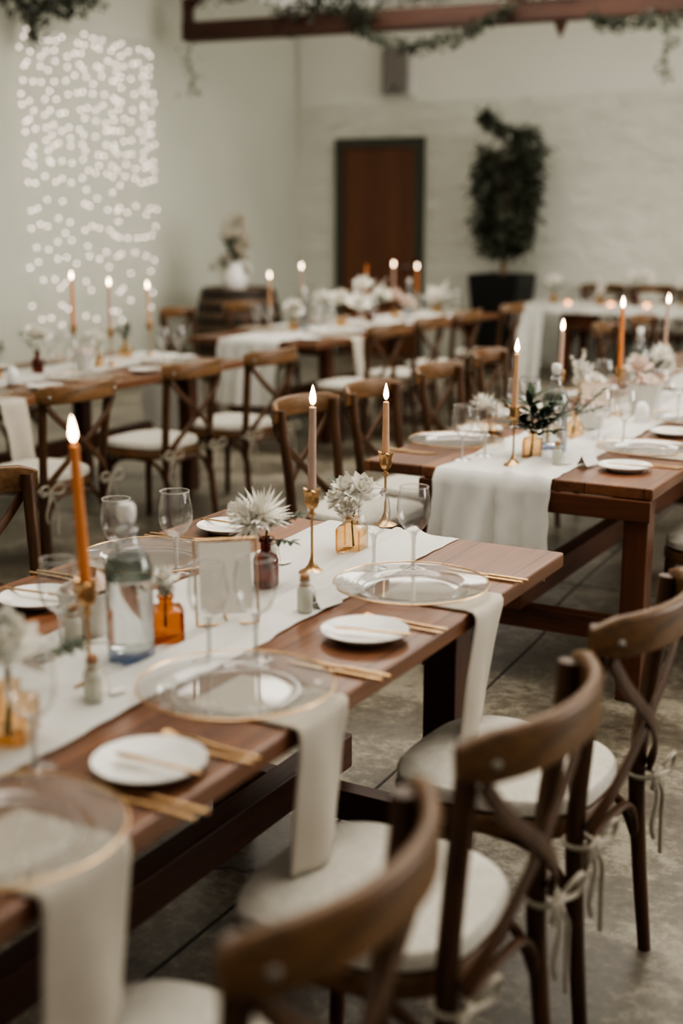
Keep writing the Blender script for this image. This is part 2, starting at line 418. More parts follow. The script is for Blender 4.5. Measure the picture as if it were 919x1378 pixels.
garland('ivy_garland', 'short ivy tail dangling over the top edge of the light curtain', [(-8.1, 9.0, 3.33), (-8.1, 9.02, 3.22), (-8.1, 9.01, 3.10)], 130, .03, G)
garland('ivy_garland', 'thin ivy run along the ceiling edge between light curtain and beam', [(-8.2, 11.3, 3.80), (-7.7, 12.2, 3.88), (-6.9, 13.2, 3.92), (-6.2, 13.5, 3.90)], 330, .05, G, .07)
garland('ivy_garland', 'bushy ivy piled on top of the beam above the speaker', [(-6.9, 11.1, 3.47), (-6.5, 11.12, 3.54), (-6.15, 11.14, 3.50), (-5.9, 11.1, 3.40)], 520, .055, G, .07)
garland('ivy_garland', 'ivy rope sagging under the beam in front of the speaker', [(-6.05, 11.08, 3.36), (-5.8, 11.05, 3.21), (-5.45, 11.1, 3.14), (-5.05, 11.12, 3.19), (-4.75, 11.2, 3.33), (-4.55, 11.25, 3.46)], 640, .032, G, .062)
garland('ivy_garland', 'ivy strand along the beam underside near the picture edge', [(-3.9, 11.35, 3.30), (-3.65, 11.3, 3.22), (-3.3, 11.35, 3.24), (-2.9, 11.4, 3.26)], 420, .035, G, .062)
garland('ivy_garland', 'lone ivy tendril trailing down the pale wall at the upper edge', [(-3.25, 11.35, 3.22), (-3.2, 11.36, 3.05), (-3.25, 11.36, 2.90), (-3.22, 11.36, 2.76)], 95, .03, G, .06, 'leaf2')
garland('ivy_garland', 'pair of thin ivy tendrils trailing below the beam end', [(-7.83, 10.98, 3.28), (-7.86, 10.96, 3.1), (-7.80, 10.97, 2.95), (-7.86, 10.96, 2.78)], 55, .05, G, .055, 'leaf2')
garland('ivy_garland', 'pale eucalyptus sprig lying on the beam beside the brace', [(-4.55, 11.25, 3.52), (-4.3, 11.28, 3.56), (-4.05, 11.3, 3.52)], 150, .04, G, .06, 'leaf2')

# wall speaker
t = thing('wall_speaker', 'slim grey column loudspeaker in a white surround on back wall', 'speaker', (-7.0, WY + .035, 2.94))
MB().box(-.215, .215, -.07, 0, 0, .56).build('surround', 'speaker_white', t, smooth=0, bevel=.012)
MB().box(-.155, .155, -.13, -.07, .04, .54).build('grille', 'speaker_grey', t, smooth=0, bevel=.012)
MB().lathe([(0, -.004), (.03, -.004), (.034, 0), (.034, .006)], 16, M4=Matrix.Translation((0, -.134, .10)) @ Matrix.Rotation(R(90), 4, 'X')).build('badge', 'speaker_white', t)

# ------------------------------------------------------------------ fairy light curtain
t = thing('fairy_light_curtain', 'curtain of warm white fairy lights hanging on the pale wall', 'string lights', (WX + .05, 0, 0))
MB().tube([(0, 9.0, 3.30), (0, 10.0, 3.29), (0, 11.0, 3.30)], .006, 5).build('header_wire', 'wire', t)
bm = MB()
ico = []
for a in range(5):
    for b in range(8):
        ico.append((math.sin(a / 4 * math.pi) * math.cos(b / 8 * math.tau), math.sin(a / 4 * math.pi) * math.sin(b / 8 * math.tau), math.cos(a / 4 * math.pi)))
icof = [(a * 8 + b, a * 8 + (b + 1) % 8, (a + 1) * 8 + (b + 1) % 8, (a + 1) * 8 + b) for a in range(4) for b in range(8)]
BR = .0085
ns = 17; rest = MB(); bulb0 = None; nb = 0
allb = []
for k in range(ns):
    y = 9.08 + k * (1.86 / (ns - 1)) + random.uniform(-.04, .04)
    ln = 2.72 if random.random() < .8 else 2.2
    w = [(random.uniform(-.004, .004) + .0, y + .012 * nz(k * 3.1, z * 2, 0) + (3.3 - z) * random.uniform(-.004, .004), z) for z in [3.3 - ln * i / 14 for i in range(15)]]
    s = MB().tube(w, .0014, 4).build('strand', 'wire', t)
    zz = 3.28 - random.uniform(0, .12)
    while zz > 3.3 - ln:
        p = (.012 + random.uniform(-.004, .006), y + random.uniform(-.04, .04), zz)
        allb.append((s, p))
        zz -= random.uniform(.065, .18) if zz > 2.05 else random.uniform(.13, .36)
random.shuffle(allb)
for i, (s, p) in enumerate(allb):
    if i < 100:
        if bulb0 is None:
            bulb0 = MB().add([Vector(q) * BR for q in ico], icof).build('bulb', 'bulb', s)
            b = bulb0
        else:
            b = bulb0.copy(); col.objects.link(b); b.parent = s
        b.location = p
    else:
        rest.add([Vector(q) * BR + Vector(p) for q in ico], icof)
o = rest.build('bulbs', 'bulb', t); o['kind'] = 'stuff'

# ------------------------------------------------------------------ potted ficus
t = thing('potted_ficus', 'tall ficus tree in square black planter against back wall', 'potted plant', (-5.43, 13.25, 0))
m = MB(); m.add([(-.20, -.20, 0), (.20, -.20, 0), (.20, .20, 0), (-.20, .20, 0), (-.285, -.285, 1.02), (.285, -.285, 1.02), (.285, .285, 1.02), (-.285, .285, 1.02),
       (-.26, -.26, 1.02), (.26, -.26, 1.02), (.26, .26, 1.02), (-.26, .26, 1.02), (-.25, -.25, .92), (.25, -.25, .92), (.25, .25, .92), (-.25, .25, .92)],
      [(3, 2, 1, 0)] + [(a + k, a + (k + 1) % 4, a + 4 + (k + 1) % 4, a + 4 + k) for a in (0, 4, 8) for k in range(4)])
m.build('planter', 'pot', t, smooth=0, bevel=.008)
MB().box(-.25, .25, -.25, .25, .9, .97).build('soil', 'soil', t, smooth=0)
m = MB(); m.tube(spline([(0, 0, .95), (.02, .01, 1.25), (-.02, 0, 1.6), (.02, 0, 2.0), (0, 0, 2.5)], 12), [.034 - .0022 * i for i in range(13)], 8)
m.tube(spline([(.03, 0, .95), (-.02, .02, 1.3), (.05, 0, 1.8), (.14, 0, 2.3)], 10), .018, 6)
for k in range(14):
    a = random.uniform(0, 6.28); z = random.uniform(1.3, 2.3)
    m.tube([(0, 0, z), (.17 * math.cos(a), .13 * math.sin(a), z + .14), (.27 * math.cos(a), .2 * math.sin(a), z + .17)], [.010, .007, .004], 5)
m.build('trunk', 'bark', t)
f = MB()
prof = [(1.25, .10), (1.35, .24), (1.5, .27), (1.7, .29), (1.9, .29), (2.1, .27), (2.28, .29), (2.42, .27), (2.5, .18)]
def rad(z):
    for (z0, r0), (z1, r1) in zip(prof, prof[1:]):
        if z0 <= z <= z1: return r0 + (r1 - r0) * (z - z0) / (z1 - z0)
    return 0
for _ in range(230):
    z = random.uniform(1.27, 2.48); a = random.uniform(0, 6.28); rr = rad(z) * math.sqrt(random.uniform(.15, 1.05))
    c = Vector((rr * math.cos(a) * 1.12, rr * math.sin(a) * .8, z))
    if z > 2.22 and -.14 < c.x < .03: continue
    if z > 2.36 and c.x < 0: continue
    if z > 2.2: c.x += .05
    for _ in range(22):
        p = c + Vector((random.gauss(0, .045), random.gauss(0, .045), random.gauss(0, .045)))
        f.leaf(p, (p.x * 2 + random.uniform(-.6, .6), p.y * 2 + random.uniform(-.6, .6), random.uniform(-1.1, .5)), random.uniform(.05, .10), random.uniform(.022, .04), .3)
for _ in range(240):   # the tuft at the top
    u = random.random(); c = Vector((-.02 - .25 * u, 0, 2.42 + .24 * u ** .6))
    p = c + Vector((random.gauss(0, .035), random.gauss(0, .05), random.gauss(0, .035)))
    f.leaf(p, (random.uniform(-1, .6), random.uniform(-.7, .7), random.uniform(-.7, .9)), random.uniform(.06, .11), random.uniform(.022, .035), .3)
f.build('foliage', 'ficus', t, smooth=0)

# ------------------------------------------------------------------ barrel with dried flowers
t = thing('wine_barrel', 'old wooden barrel with dark iron hoops beside the doorway table', 'barrel', (-7.45, 11.15, 0))
bp = lambda z: .36 + .09 * (1 - ((z - .46) / .46) ** 2)
MB().lathe([(0, .0)] + [(bp(z), z) for z in [.92 * i / 12 for i in range(13)]] + [(bp(.92) - .03, .92), (bp(.92) - .03, .895), (0, .895)], 40).build('staves', 'barrel', t)
for z, h in ((.03, .05), (.17, .045), (.31, .04), (.58, .04), (.71, .045), (.84, .05)):
    MB().lathe([(bp(z) + .001, z), (bp(z) + .005, z), (bp(z + h) + .005, z + h), (bp(z + h) + .001, z + h)], 40).build('hoop', 'hoop', t)
t = thing('white_jug', 'white jug standing on the barrel top', 'jug', (-7.47, 11.13, .896))
MB().lathe([(0, 0), (.10, 0), (.13, .05), (.14, .12), (.10, .2), (.07, .25), (.085, .29), (.078, .285), (.062, .25), (.0, .06)], 24).build('body', 'china', t)
MB().tube(spline([(.085, 0, .26), (.17, 0, .25), (.19, 0, .17), (.13, 0, .1)], 14), .012, 8).build('handle', 'china', t)
t = thing('dried_flower_arrangement', 'loose pale dried flower arrangement rising from the jug on the barrel', 'flowers', (-7.47, 11.13, 1.17))
s_ = MB(); f = MB(); dk = MB()
for k in range(40):
    a = random.uniform(0, 6.28); h = random.uniform(-.12, .47); r_ = random.uniform(.03, .20) * (1 - max(0, h) * 1.3) + (.07 if h < 0 else 0)
    tip = Vector((r_ * math.cos(a), r_ * math.sin(a), h))
    s_.tube([(0, 0, -.2), tip * .5 + Vector((0, 0, .02)), tip], .003, 4)
    for _ in range(26):
        f.leaf(tip + Vector((random.gauss(0, .022), random.gauss(0, .022), random.gauss(0, .022))), (random.uniform(-1, 1), random.uniform(-1, 1), random.uniform(-.4, 1)), .035, .02)
for c in ((.03, -.08, .16), (-.08, -.08, -.06), (.0, -.1, .2)):
    dk = MB()
    for _ in range(36):
        dk.leaf(Vector(c) + Vector((random.gauss(0, .025), random.gauss(0, .02), random.gauss(0, .03))), (random.uniform(-1, 1), random.uniform(-1, 1), random.uniform(-.4, 1)), .05, .03)
    dk.build('leaf_sprig', 'leaf', t, smooth=0)
s_.build('stem', 'stem', t); f.build('dried_blossom', 'dried', t, smooth=0)

# ------------------------------------------------------------------ tables
TZ = .76
def make_table(name, label, x0, x1, y0, y1, lx0, lx1, ly0, ly1, cat='table', ov=.12, bar=.20, sx=None):
    """trestle farm table: top, aprons, four legs, two cross bars and one long stretcher"""
    cx, cy = (x0 + x1) / 2, (y0 + y1) / 2
    t = thing(name, label, cat, (cx, cy, 0), 0, 'long farm tables')
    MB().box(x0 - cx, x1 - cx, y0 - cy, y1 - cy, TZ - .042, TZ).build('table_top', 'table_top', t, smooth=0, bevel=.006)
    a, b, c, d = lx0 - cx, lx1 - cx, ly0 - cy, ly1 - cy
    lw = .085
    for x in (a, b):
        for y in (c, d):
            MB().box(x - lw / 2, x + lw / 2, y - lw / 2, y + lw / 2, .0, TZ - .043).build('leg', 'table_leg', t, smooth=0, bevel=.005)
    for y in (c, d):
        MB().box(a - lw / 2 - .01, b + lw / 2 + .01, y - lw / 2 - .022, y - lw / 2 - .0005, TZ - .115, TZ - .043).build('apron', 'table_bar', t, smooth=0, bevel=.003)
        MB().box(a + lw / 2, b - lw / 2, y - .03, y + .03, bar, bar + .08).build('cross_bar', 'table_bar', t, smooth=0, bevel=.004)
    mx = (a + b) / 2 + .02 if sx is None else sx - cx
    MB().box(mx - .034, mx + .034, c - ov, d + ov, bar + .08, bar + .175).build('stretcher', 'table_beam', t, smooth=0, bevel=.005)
    for x in (b - .025, b + .025):
        MB().lathe([(0, -.005), (.007, -.004), (.009, 0)], 10, M4=Matrix.Translation((x, c - lw / 2 - .022, TZ - .08)) @ Matrix.Rotation(R(90), 4, 'X')).build('bolt', 'bolt', t)
    return t
make_table('farm_table', 'reddish brown farm table nearest the camera set with two tall candles', -2.22, -1.125, .75, 3.235, -1.86, -1.232, .90, 2.72, bar=.122, sx=-1.59)
make_table('farm_table', 'brown farm table behind the front one, white runner hanging over its end', -2.235, -1.15, 4.16, 6.62, -1.95, -1.205, 4.21, 6.5, ov=.09, bar=.205, sx=-1.62)
make_table('farm_table', 'farm table standing behind the second one, partly seen past orange candle', -2.235, -1.15, 6.72, 9.2, -2.1, -1.25, 6.95, 8.95)
make_table('farm_table', 'farm table before the curtain of fairy lights', -5.62, -4.47, 4.1, 6.78, -5.45, -4.62, 4.5, 6.35)
make_table('farm_table', 'farm table in front of the brown door with hanging runner', -5.70, -4.60, 7.86, 11.2, -5.5, -4.72, 8.2, 10.8)

# head table under a white cloth
def cloth_table():
    t = thing('head_table', 'long table along back wall hidden under white cloth', 'table', (-2.9, 12.75, 0))
    MB().box(-1.95, 1.95, -.38, .38, TZ - .03, TZ).build('table_top', 'table_top', t, smooth=0)
    for x in (-1.52, 1.52):
        for y in (-.28, .28):
            MB().box(x - .035, x + .035, y - .035, y + .035, 0, TZ - .03).build('leg', 'table_leg', t, smooth=0)
        q = 1 if x < 0 else -1
        MB().add([(x + q * a, -.29 + b, z) for b in (0, .03) for a, z in ((.035, TZ - .031), (.38, TZ - .031), (.30, .54), (.035, .54))],
                 [(0, 1, 2, 3), (7, 6, 5, 4), (0, 4, 5, 1), (1, 5, 6, 2), (2, 6, 7, 3), (3, 7, 4, 0)]).build('knee_brace', 'table_leg', t, smooth=0)
    c = MB()
    def top(u, v): return (-2.0 + 4.0 * u, -.42 + .84 * v, TZ + .006)
    c.grid(top, 20, 6)
    c.grid(lambda u, v: (-2.0 + 4 * u, -.42 - .012 - .010 * math.sin(u * 70) * v, TZ + .006 - v * (.07)), 90, 3)
    c.grid(lambda u, v: (-2.0 - .02 - .05 * v + .022 * math.sin(u * 13 + 1) * v, -.42 + .84 * u, TZ + .006 - v * .74), 30, 10)
    c.grid(lambda u, v: (-2.0 - .04 * v + .30 * u, -.42 - .012 - .03 * math.sin(u * 9) * v, TZ + .006 - v * .74), 16, 10)
    o = c.build('tablecloth', 'cloth', None, smooth=60); o.location = (-2.9, 12.75, 0)
    tag(o, 'white cloth draped over the head table, falling to floor at one end', 'tablecloth')
cloth_table()

# ------------------------------------------------------------------ runners
def runner(label, x0, x1, y0, y1, seed, drop0=0, drop1=0, folds=1.0, foldx=None):
    """linen strip with small waves along its edges; drop0/drop1 = how far it hangs over the near / far table end"""
    W = x1 - x0; L = drop0 + (y1 - y0) + drop1
    nu, nv = int(L / .018), 34
    m = MB()
    def fn(u, v):
        s = u * L; y = s - drop0
        ex = .012 * nz(s * 4, seed, v * .6) + .010 * nz(s * 14, seed + 5, round(v) * 3)
        x = x0 + W * v + ex
        hgt = .0025 + folds * (.016 * max(0, nz(x * 14 + s * 1.2, s * 1.4, seed)) + .006 * max(0, nz(x * 40, s * 5, seed + 2)))
        if foldx:
            for fx, fa, fw in foldx:
                hgt += fa * math.exp(-((x - fx - .02 * math.sin(s * 3 + seed)) / fw) ** 2)
        z = TZ + hgt
        yy = y0 + y
        if y < 0:
            q = -y; k = min(1, q / .05)
            z = TZ + hgt * (1 - k) + .004 - max(0, q - .012)
            fold = .030 * math.sin(v * 9 + seed) + .018 * math.sin(v * 19 + seed + q * 2) 
            yy = y0 - .022 * min(1, q / .02) + (fold - .012) * min(1, q / .3) 
            yy = min(yy, y0 - .028 * k) if k >= 1 else y0 - .028 * k
            yy -= abs(fold) * min(1, q / .25)
            x += .02 * (v - .5) * q / .3
        if y > y1 - y0:
            q = y - (y1 - y0); k = min(1, q / .05)
            z = TZ + hgt * (1 - k) + .004 - max(0, q - .012)
            yy = y1 + .024 * min(1, q / .02) + .03 * abs(math.sin(v * 8 + seed)) * min(1, q / .3)
        return (x, yy, z)
    m.grid(fn, nu, nv)
    o = m.build('table_runner', 'runner', None, smooth=80)
    return tag(o, label, 'table runner', 'white linen table runners')
runner('white linen runner along the front table under candles and bottle', -1.85, -1.425, .75, 3.225, 3.3, foldx=[(-1.55, .016, .022), (-1.60, .010, .016)])
runner('white linen runner hanging over the end of the second table', -1.93, -1.50, 4.16, 6.60, 8.1, drop0=.36, foldx=[(-1.66, .014, .02)])
runner('white linen runner on the table behind the orange candle', -1.92, -1.48, 6.74, 9.18, 5.2)
runner('white linen runner on table before the fairy lights, hanging at its far end', -5.32, -4.86, 4.1, 6.78, 6.4, drop1=.5)
runner('white linen runner hanging over the end of the table facing the door', -5.42, -4.9, 7.86, 11.18, 2.2, drop0=.48)

# ------------------------------------------------------------------ cross-back chair
def make_chair():
    t = E('cross_back_chair')
    outline = []
    for k in range(36):
        a = k / 36 * math.tau
        ca, sa = math.cos(a), math.sin(a)
        e = .62
        x = .222 * math.copysign(abs(ca) ** e, ca); y = .222 * math.copysign(abs(sa) ** e, sa)
        y *= 1 + .05 * (x / .22)
        if x < 0: y *= 1 - .12 * (x / .22) ** 2
        outline.append((x, y))
    def slab(m, z0, z1, k0, k1, k2, dome):
        n = len(outline)
        rings = [(z0, k0), (z0 + .006, k1), (z1 - .012, k1), (z1 - .003, k2), (z1 + dome * .6, k2 * .82), (z1 + dome, k2 * .45)]
        vs = [(x * k, y * k, z) for z, k in rings for x, y in outline] + [(0, 0, z0), (0, 0, z1 + dome)]
        fs = []
        for i in range(len(rings) - 1):
            for q in range(n): fs.append((i * n + q, i * n + (q + 1) % n, (i + 1) * n + (q + 1) % n, (i + 1) * n + q))
        c0 = len(rings) * n
        fs += [(c0, (q + 1) % n, q) for q in range(n)] + [(c0 + 1, (len(rings) - 1) * n + q, (len(rings) - 1) * n + (q + 1) % n) for q in range(n)]
        m.add(vs, fs)
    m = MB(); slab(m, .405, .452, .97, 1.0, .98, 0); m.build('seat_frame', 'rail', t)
    m = MB(); slab(m, .452, .490, .93, .985, .955, .008); cu = m.build('seat_cushion', 'cushion', t)
    # ties of the cushion round the back legs
    for sgn in (-1, 1):
        y0 = .192 * sgn; m = MB(); x0 = -.235
        ring = [(x0 + .030 * math.cos(a), y0 + .030 * math.sin(a), .432) for a in [k / 14 * math.tau for k in range(15)]]
        m.tube(ring, .0045, 5, flat=1.5)
        for q in (-1, 1):
            bx = x0 - .030
            m.tube(spline([(bx, y0, .432), (bx - .022, y0 + q * .03, .468), (bx - .022, y0 + q * .072, .462), (bx - .016, y0 + q * .062, .425), (bx, y0 + q * .004, .430)], 14),   .0038, 5, flat=1.6, up=(1, 0, 0))
            m.tube(spline([(bx, y0, .430), (bx - .014, y0 + q * .018, .39), (bx - .010, y0 + q * .034, .33), (bx - .014, y0 + q * .028, .265 + .03 * q)], 12), [.0038] * 13, 5, flat=1.5, up=(1, 0, 0))
        m.lathe([(0, -.009), (.008, -.005), (.009, .003), (0, .009)], 8, c=(x0 - .034, y0, .432))
        m.build('cushion_tie', 'tie', cu)
    # legs: the two rear ones run up to the top rail
    for sgn in (-1, 1):
        p = spline([(-.262, .200 * sgn, 0), (-.240, .194 * sgn, .22), (-.226, .188 * sgn, .44), (-.238, .194 * sgn, .62), (-.258, .205 * sgn, .80), (-.264, .207 * sgn, .888)], 22)
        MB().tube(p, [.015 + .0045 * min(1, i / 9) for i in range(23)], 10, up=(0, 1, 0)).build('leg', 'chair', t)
    for sgn in (-1, 1):
        p = spline([(.196, .186 * sgn, 0), (.184, .178 * sgn, .2), (.176, .172 * sgn, .412)], 12)
        MB().tube(p, [.0145 + .005 * i / 12 for i in range(13)], 10, up=(0, 1, 0)).build('leg', 'chair', t)
    # bent top rail
    path = []
    for k in range(25):
        s = k / 24 * 2 - 1
        path.append((-.362 + .100 * abs(s) ** 2.2, .247 * s, .868 + .006 * (1 - s * s)))
    sc = [(.75 + .25 * min(1, (1 - abs(k / 24 * 2 - 1)) * 9), .62 + .38 * min(1, (1 - abs(k / 24 * 2 - 1)) * 7)) for k in range(25)]
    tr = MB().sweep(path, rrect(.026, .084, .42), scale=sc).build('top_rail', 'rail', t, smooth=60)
    for sgn in (-1, 1):
        MB().lathe([(0, -.007), (.006, -.006), (.0095, -.002), (.0095, .004)], 10, M4=Matrix.Translation((-.308, .207 * sgn, .862)) @ Matrix.Rotation(R(-90), 4, 'Y') @ Matrix.Rotation(R(180), 4, 'X')).build('bolt', 'bolt', tr)
    # crossed straps behind
    for sgn in (-1, 1):
        off = -.004 * sgn
        p = spline([(-.292, .214 * sgn, .828), (-.304, .15 * sgn, .755), (-.306 + off, 0, .635), (-.282, -.13 * sgn, .53), (-.252, -.190 * sgn, .455)], 22)
        MB().sweep(p, rrect(.010, .030, .45), up=(0, .0, 1)).build('cross_strap', 'chair', t, smooth=60)
    # arched braces under the seat
    def arch(a, b, inward):
        a, b = Vector(a), Vector(b); mid = (a + b) / 2
        P = spline([a, a.lerp(b, .10) + Vector((0, 0, .085)), a.lerp(b, .3) + Vector((0, 0, .128)), b.lerp(a, .3) + Vector((0, 0, .128)), b.lerp(a, .10) + Vector((0, 0, .085)), b], 20)
        MB().tube(P, .0105, 8).build('arched_brace', 'chair', t)
    fx, fy, bx, by, z = .178, .175, -.232, .19, .268
    arch((fx, -fy, z), (fx, fy, z), 0); arch((bx, -by, z), (bx, by, z), 0)
    arch((bx, -by, z), (fx, -fy, z), 0); arch((bx, by, z), (fx, fy, z), 0)
    return t
def chair(label, x, y, rz, group='cross-back chairs at the tables'):
    put('chair', make_chair, label, 'chair', (x, y, 0), rz, group)
W = 'wooden cross-back chair'
chair(W + ' cut off by the lower picture edge, first in row along front table', -.975, 1.24, 181)
chair(W + ' in the middle of the row along front table, bow on cushion', -.968, 1.86, 179)
chair(W + ' third in row along front table, linen tails dangling to its foot', -.972, 2.49, 178)
chair(W + ' tucked beneath second table, its seat peeking out by the table leg', -1.02, 4.78, 180)
chair(W + ' on far side of second table, hidden behind table edge', -1.0, 5.55, 180)
chair(W + ' cut off by the picture edge, facing the orange candle', -2.42, 2.66, 0)
chair(W + ' directly behind the flame of the mauve candle', -2.43, 4.53, -1)
chair(W + ' directly behind the flame of the tan candle', -2.42, 5.10, 0)
chair(W + ' third along the second table, near its wine glasses', -2.46, 5.88, -2)
chair(W + ' fourth along second table, just behind the tan candle flame', -2.52, 6.70, 3)
chair(W + ' before the fairy lights table, behind the big orange candle', -4.16, 4.52, 176)
chair(W + ' with linen bow, middle of the row facing the fairy lights', -4.22, 5.48, 179)
chair(W + ' at the far corner of the fairy lights table, cushion in clear view', -4.19, 6.20, 177)
chair(W + ' beyond the fairy lights table at the picture edge behind white rose', -5.86, 6.05, 8)
chair(W + ' at the door table, first in row with its cushion toward front', -4.42, 8.04, 178)
chair(W + ' at the door table, second in the overlapping row', -4.44, 8.78, 181)
chair(W + ' at the door table, third in the overlapping row', -4.46, 9.50, 180)
chair(W + ' in front of the black planter', -4.47, 10.45, 182)
chair(W + ' in front of the barrel', -6.02, 8.55, 3)
chair(W + ' on the barrel side of door table, only its cushion seen', -5.95, 9.35, -2)
chair(W + ' below the white head table, between two lit candles', -2.52, 8.75, 2)
chair(W + ' below the white head table, behind the mauve candle at picture edge', -2.50, 9.55, -3)
chair(W + ' behind the head table, closest to the black planter', -4.45, 13.42, -90)
chair(W + ' behind the head table, second from the black planter', -3.93, 13.45, -88)
chair(W + ' behind the head table, third from the black planter', -3.42, 13.42, -92)

# ------------------------------------------------------------------ tableware makers
def make_charger():
    t = E('charger_plate')
    prof = [(0, .004), (.10, .004), (.118, .005), (.128, .012), (.150, .0155), (.178, .019), (.186, .0215)]
    MB().lathe(prof, 56).build('plate', 'charger', t, smooth=60)
    MB().torus(.119, .0022, .0065, 48, 6).build('well_ring', 'rim', t)
    MB().torus(.1865, .0021, .0215, 64, 8).build('gold_rim', 'gold', t)
    return t
def make_wine():
    t = E('wine_glass')
    H = .205
    bowl = [(.004, .090), (.012, .093), (.024, .101), (.034, .114), (.0400, .132), (.0415, .150), (.0395, .172), (.0362, .192), (.0345, .203)]
    MB().lathe(bowl, 32).build('bowl', 'glass', t, smooth=80)
    MB().torus(.0345, .0014, .2035, 36, 6).build('rim', 'rim', t)
    MB().lathe([(.0095, .004), (.0062, .012), (.0048, .03), (.0046, .055), (.0056, .078), (.0085, .088), (.011, .0925), (0, .0945)], 16).build('stem', 'rim', t, smooth=80)
    MB().lathe([(.0335, .0005), (.034, .002), (.028, .0035), (.014, .005), (.0095, .0075)], 32).build('foot', 'glass', t, smooth=80)
    MB().torus(.0335, .0012, .0018, 32, 6).build('foot_rim', 'rim', t)
    return t
def make_sideplate():
    t = E('side_plate')
    MB().lathe([(0, .0075), (.058, .0075), (.066, .0095), (.080, .0165), (.0915, .0205), (.0945, .0215), (.0945, .0190), (.082, .0135), (.066, .0045), (.060, 0), (.052, 0), (.05, .003), (0, .003)], 48).build('plate', 'china', t, smooth=60)
    return t
def flatbar(m, pts, w, h, ws=None):
    m.sweep(pts, rrect(w, h, .45, 2), scale=[(k, 1) for k in ws] if ws else None)
def make_knife():
    t = E('dinner_knife')
    m = MB(); flatbar(m, [(0, -.105, .003), (0, -.02, .003), (0, .0, .003)], .0095, .006); m.build('handle', 'gold', t)
    m = MB(); flatbar(m, [(0, 0, .003), (.001, .03, .003), (.002, .08, .003), (-.001, .115, .003)], .0145, .0022, [.7, 1, 1, .3]); m.build('blade', 'gold', t)
    return t
def make_fork():
    t = E('dinner_fork')
    m = MB(); flatbar(m, spline([(0, -.105, .003), (0, -.02, .003), (0, .03, .006), (0, .05, .004)], 12), .0085, .0045, [1.1, 1.1, 1, .9, .8, .7, .65, .6, .6, .6, .7, .8, 1.2]); m.build('handle', 'gold', t)
    m = MB(); flatbar(m, [(0, .046, .004), (0, .06, .0025)], .020, .002, [.7, 1])
    for k in range(4): m.tube(spline([(-.0078 + .0052 * k, .058, .0025), (-.0078 + .0052 * k, .08, .002), (-.0075 + .005 * k, .102, .006)], 6), .0012, 5)
    m.build('tines', 'gold', t)
    return t
def make_spoon():
    t = E('dessert_spoon')
    m = MB(); flatbar(m, spline([(0, -.1, .003), (0, -.02, .003), (0, .04, .006), (0, .058, .005)], 12), .0085, .0045, [1.1, 1.1, 1, .9, .8, .7, .65, .6, .6, .6, .6, .7, .8]); m.build('handle', 'gold', t)
    m = MB(); m.grid(lambda u, v: ((u - .5) * 2 * .0165 * math.sqrt(max(0, 1 - (2 * v - 1) ** 2)) , .056 + .05 * v, .0062 - .0055 * (1 - (2 * u - 1) ** 2) * (1 - (2 * v - 1) ** 2)), 8, 10); m.build('spoon_bowl', 'gold', t, solid=.0012)
    return t
def make_butter():
    t = E('butter_knife')
    m = MB(); flatbar(m, [(0, -.09, .003), (0, -.0, .003)], .008, .005); m.build('handle', 'gold', t)
    m = MB(); flatbar(m, [(0, 0, .003), (.001, .03, .003), (.001, .062, .003), (0, .078, .003)], .0165, .002, [.5, 1, 1, .4]); m.build('blade', 'gold', t)
    return t
def make_vial():
    t = E('favour_vial')
    MB().lathe([(0, .0), (.0165, 0), (.018, .002), (.018, .050), (.016, .056), (.0115, .061), (.0112, .070), (.013, .0715), (.013, .074)], 20).build('bottle', 'milky', t)
    MB().lathe([(0, .066), (.0105, .066), (.0115, .084), (.009, .087), (0, .087)], 16).build('cork', 'cork', t)
    m = MB(); m.torus(.0118, .0014, .063, 20, 6)
    m.tube(spline([(.012, 0, .063), (.024, .006, .05), (.03, .012, .03), (.036, .016, .006)], 10), .0008, 4)
    m.build('twine', 'cork', t)
    m = MB(); m.box(-.017, .017, -.010, .010, 0, .0012); o = m.build('tag', 'white_card', t, smooth=0); o.location = (.05, .022, .0012); o.rotation_euler.z = .4
    return t
def make_card():
    t = E('place_card')
    m = MB(); m.grid(lambda u, v: ((u - .5) * .075, (.014 + .010 * abs(v - .5) * 2 * 1.0) * (1 if v > .5 else -1) * (abs(v - .5) * 2), .038 * (1 - abs(v - .5) * 2) + .001), 4, 8)
    m.build('folded_card', 'white_card', t, smooth=0, solid=.0005)
    return t
PH = {}
def napkin(label, cx, cy, sgn, wid, drop, edge, skew=0, seed=1, bare=False):
    """folded napkin lying from the plate centre to the table edge and hanging over it; sgn +1 = hangs at the +X side"""
    m = MB(); L1 = abs(edge - cx) + .05; L = L1 + drop
    def fn(u, v):
        s = u * L; q = s - L1; vv = (v - .5)
        w = wid * (1 - .10 * math.sin(min(1, max(0, q) / .2) * 1.5))
        if q < 0:
            x = cx - .05 * sgn + sgn * s; z = TZ + .0022 + .0008 * nz(s * 20, v * 3, seed); y = cy + vv * w
            if q > -.012: z -= .001
        else:
            k = min(1, q / .03)
            x = edge + sgn * (.012 * min(1, q / .012) + .016 * math.sin(v * 5.5 + seed) * min(1, q / .2) + .006 * k + .02 * min(1, q / .3))
            z = TZ + .002 - max(0, q - .01); y = cy + vv * w + skew * q + .012 * nz(q * 7, v, seed)
        return (x, y, z)
    m.grid(fn, 46, 14)
    o = m.build('linen_napkin', 'napkin', None, smooth=80, solid=.003)
    return tag(o, label, 'napkin', 'beige linen napkins under the chargers')

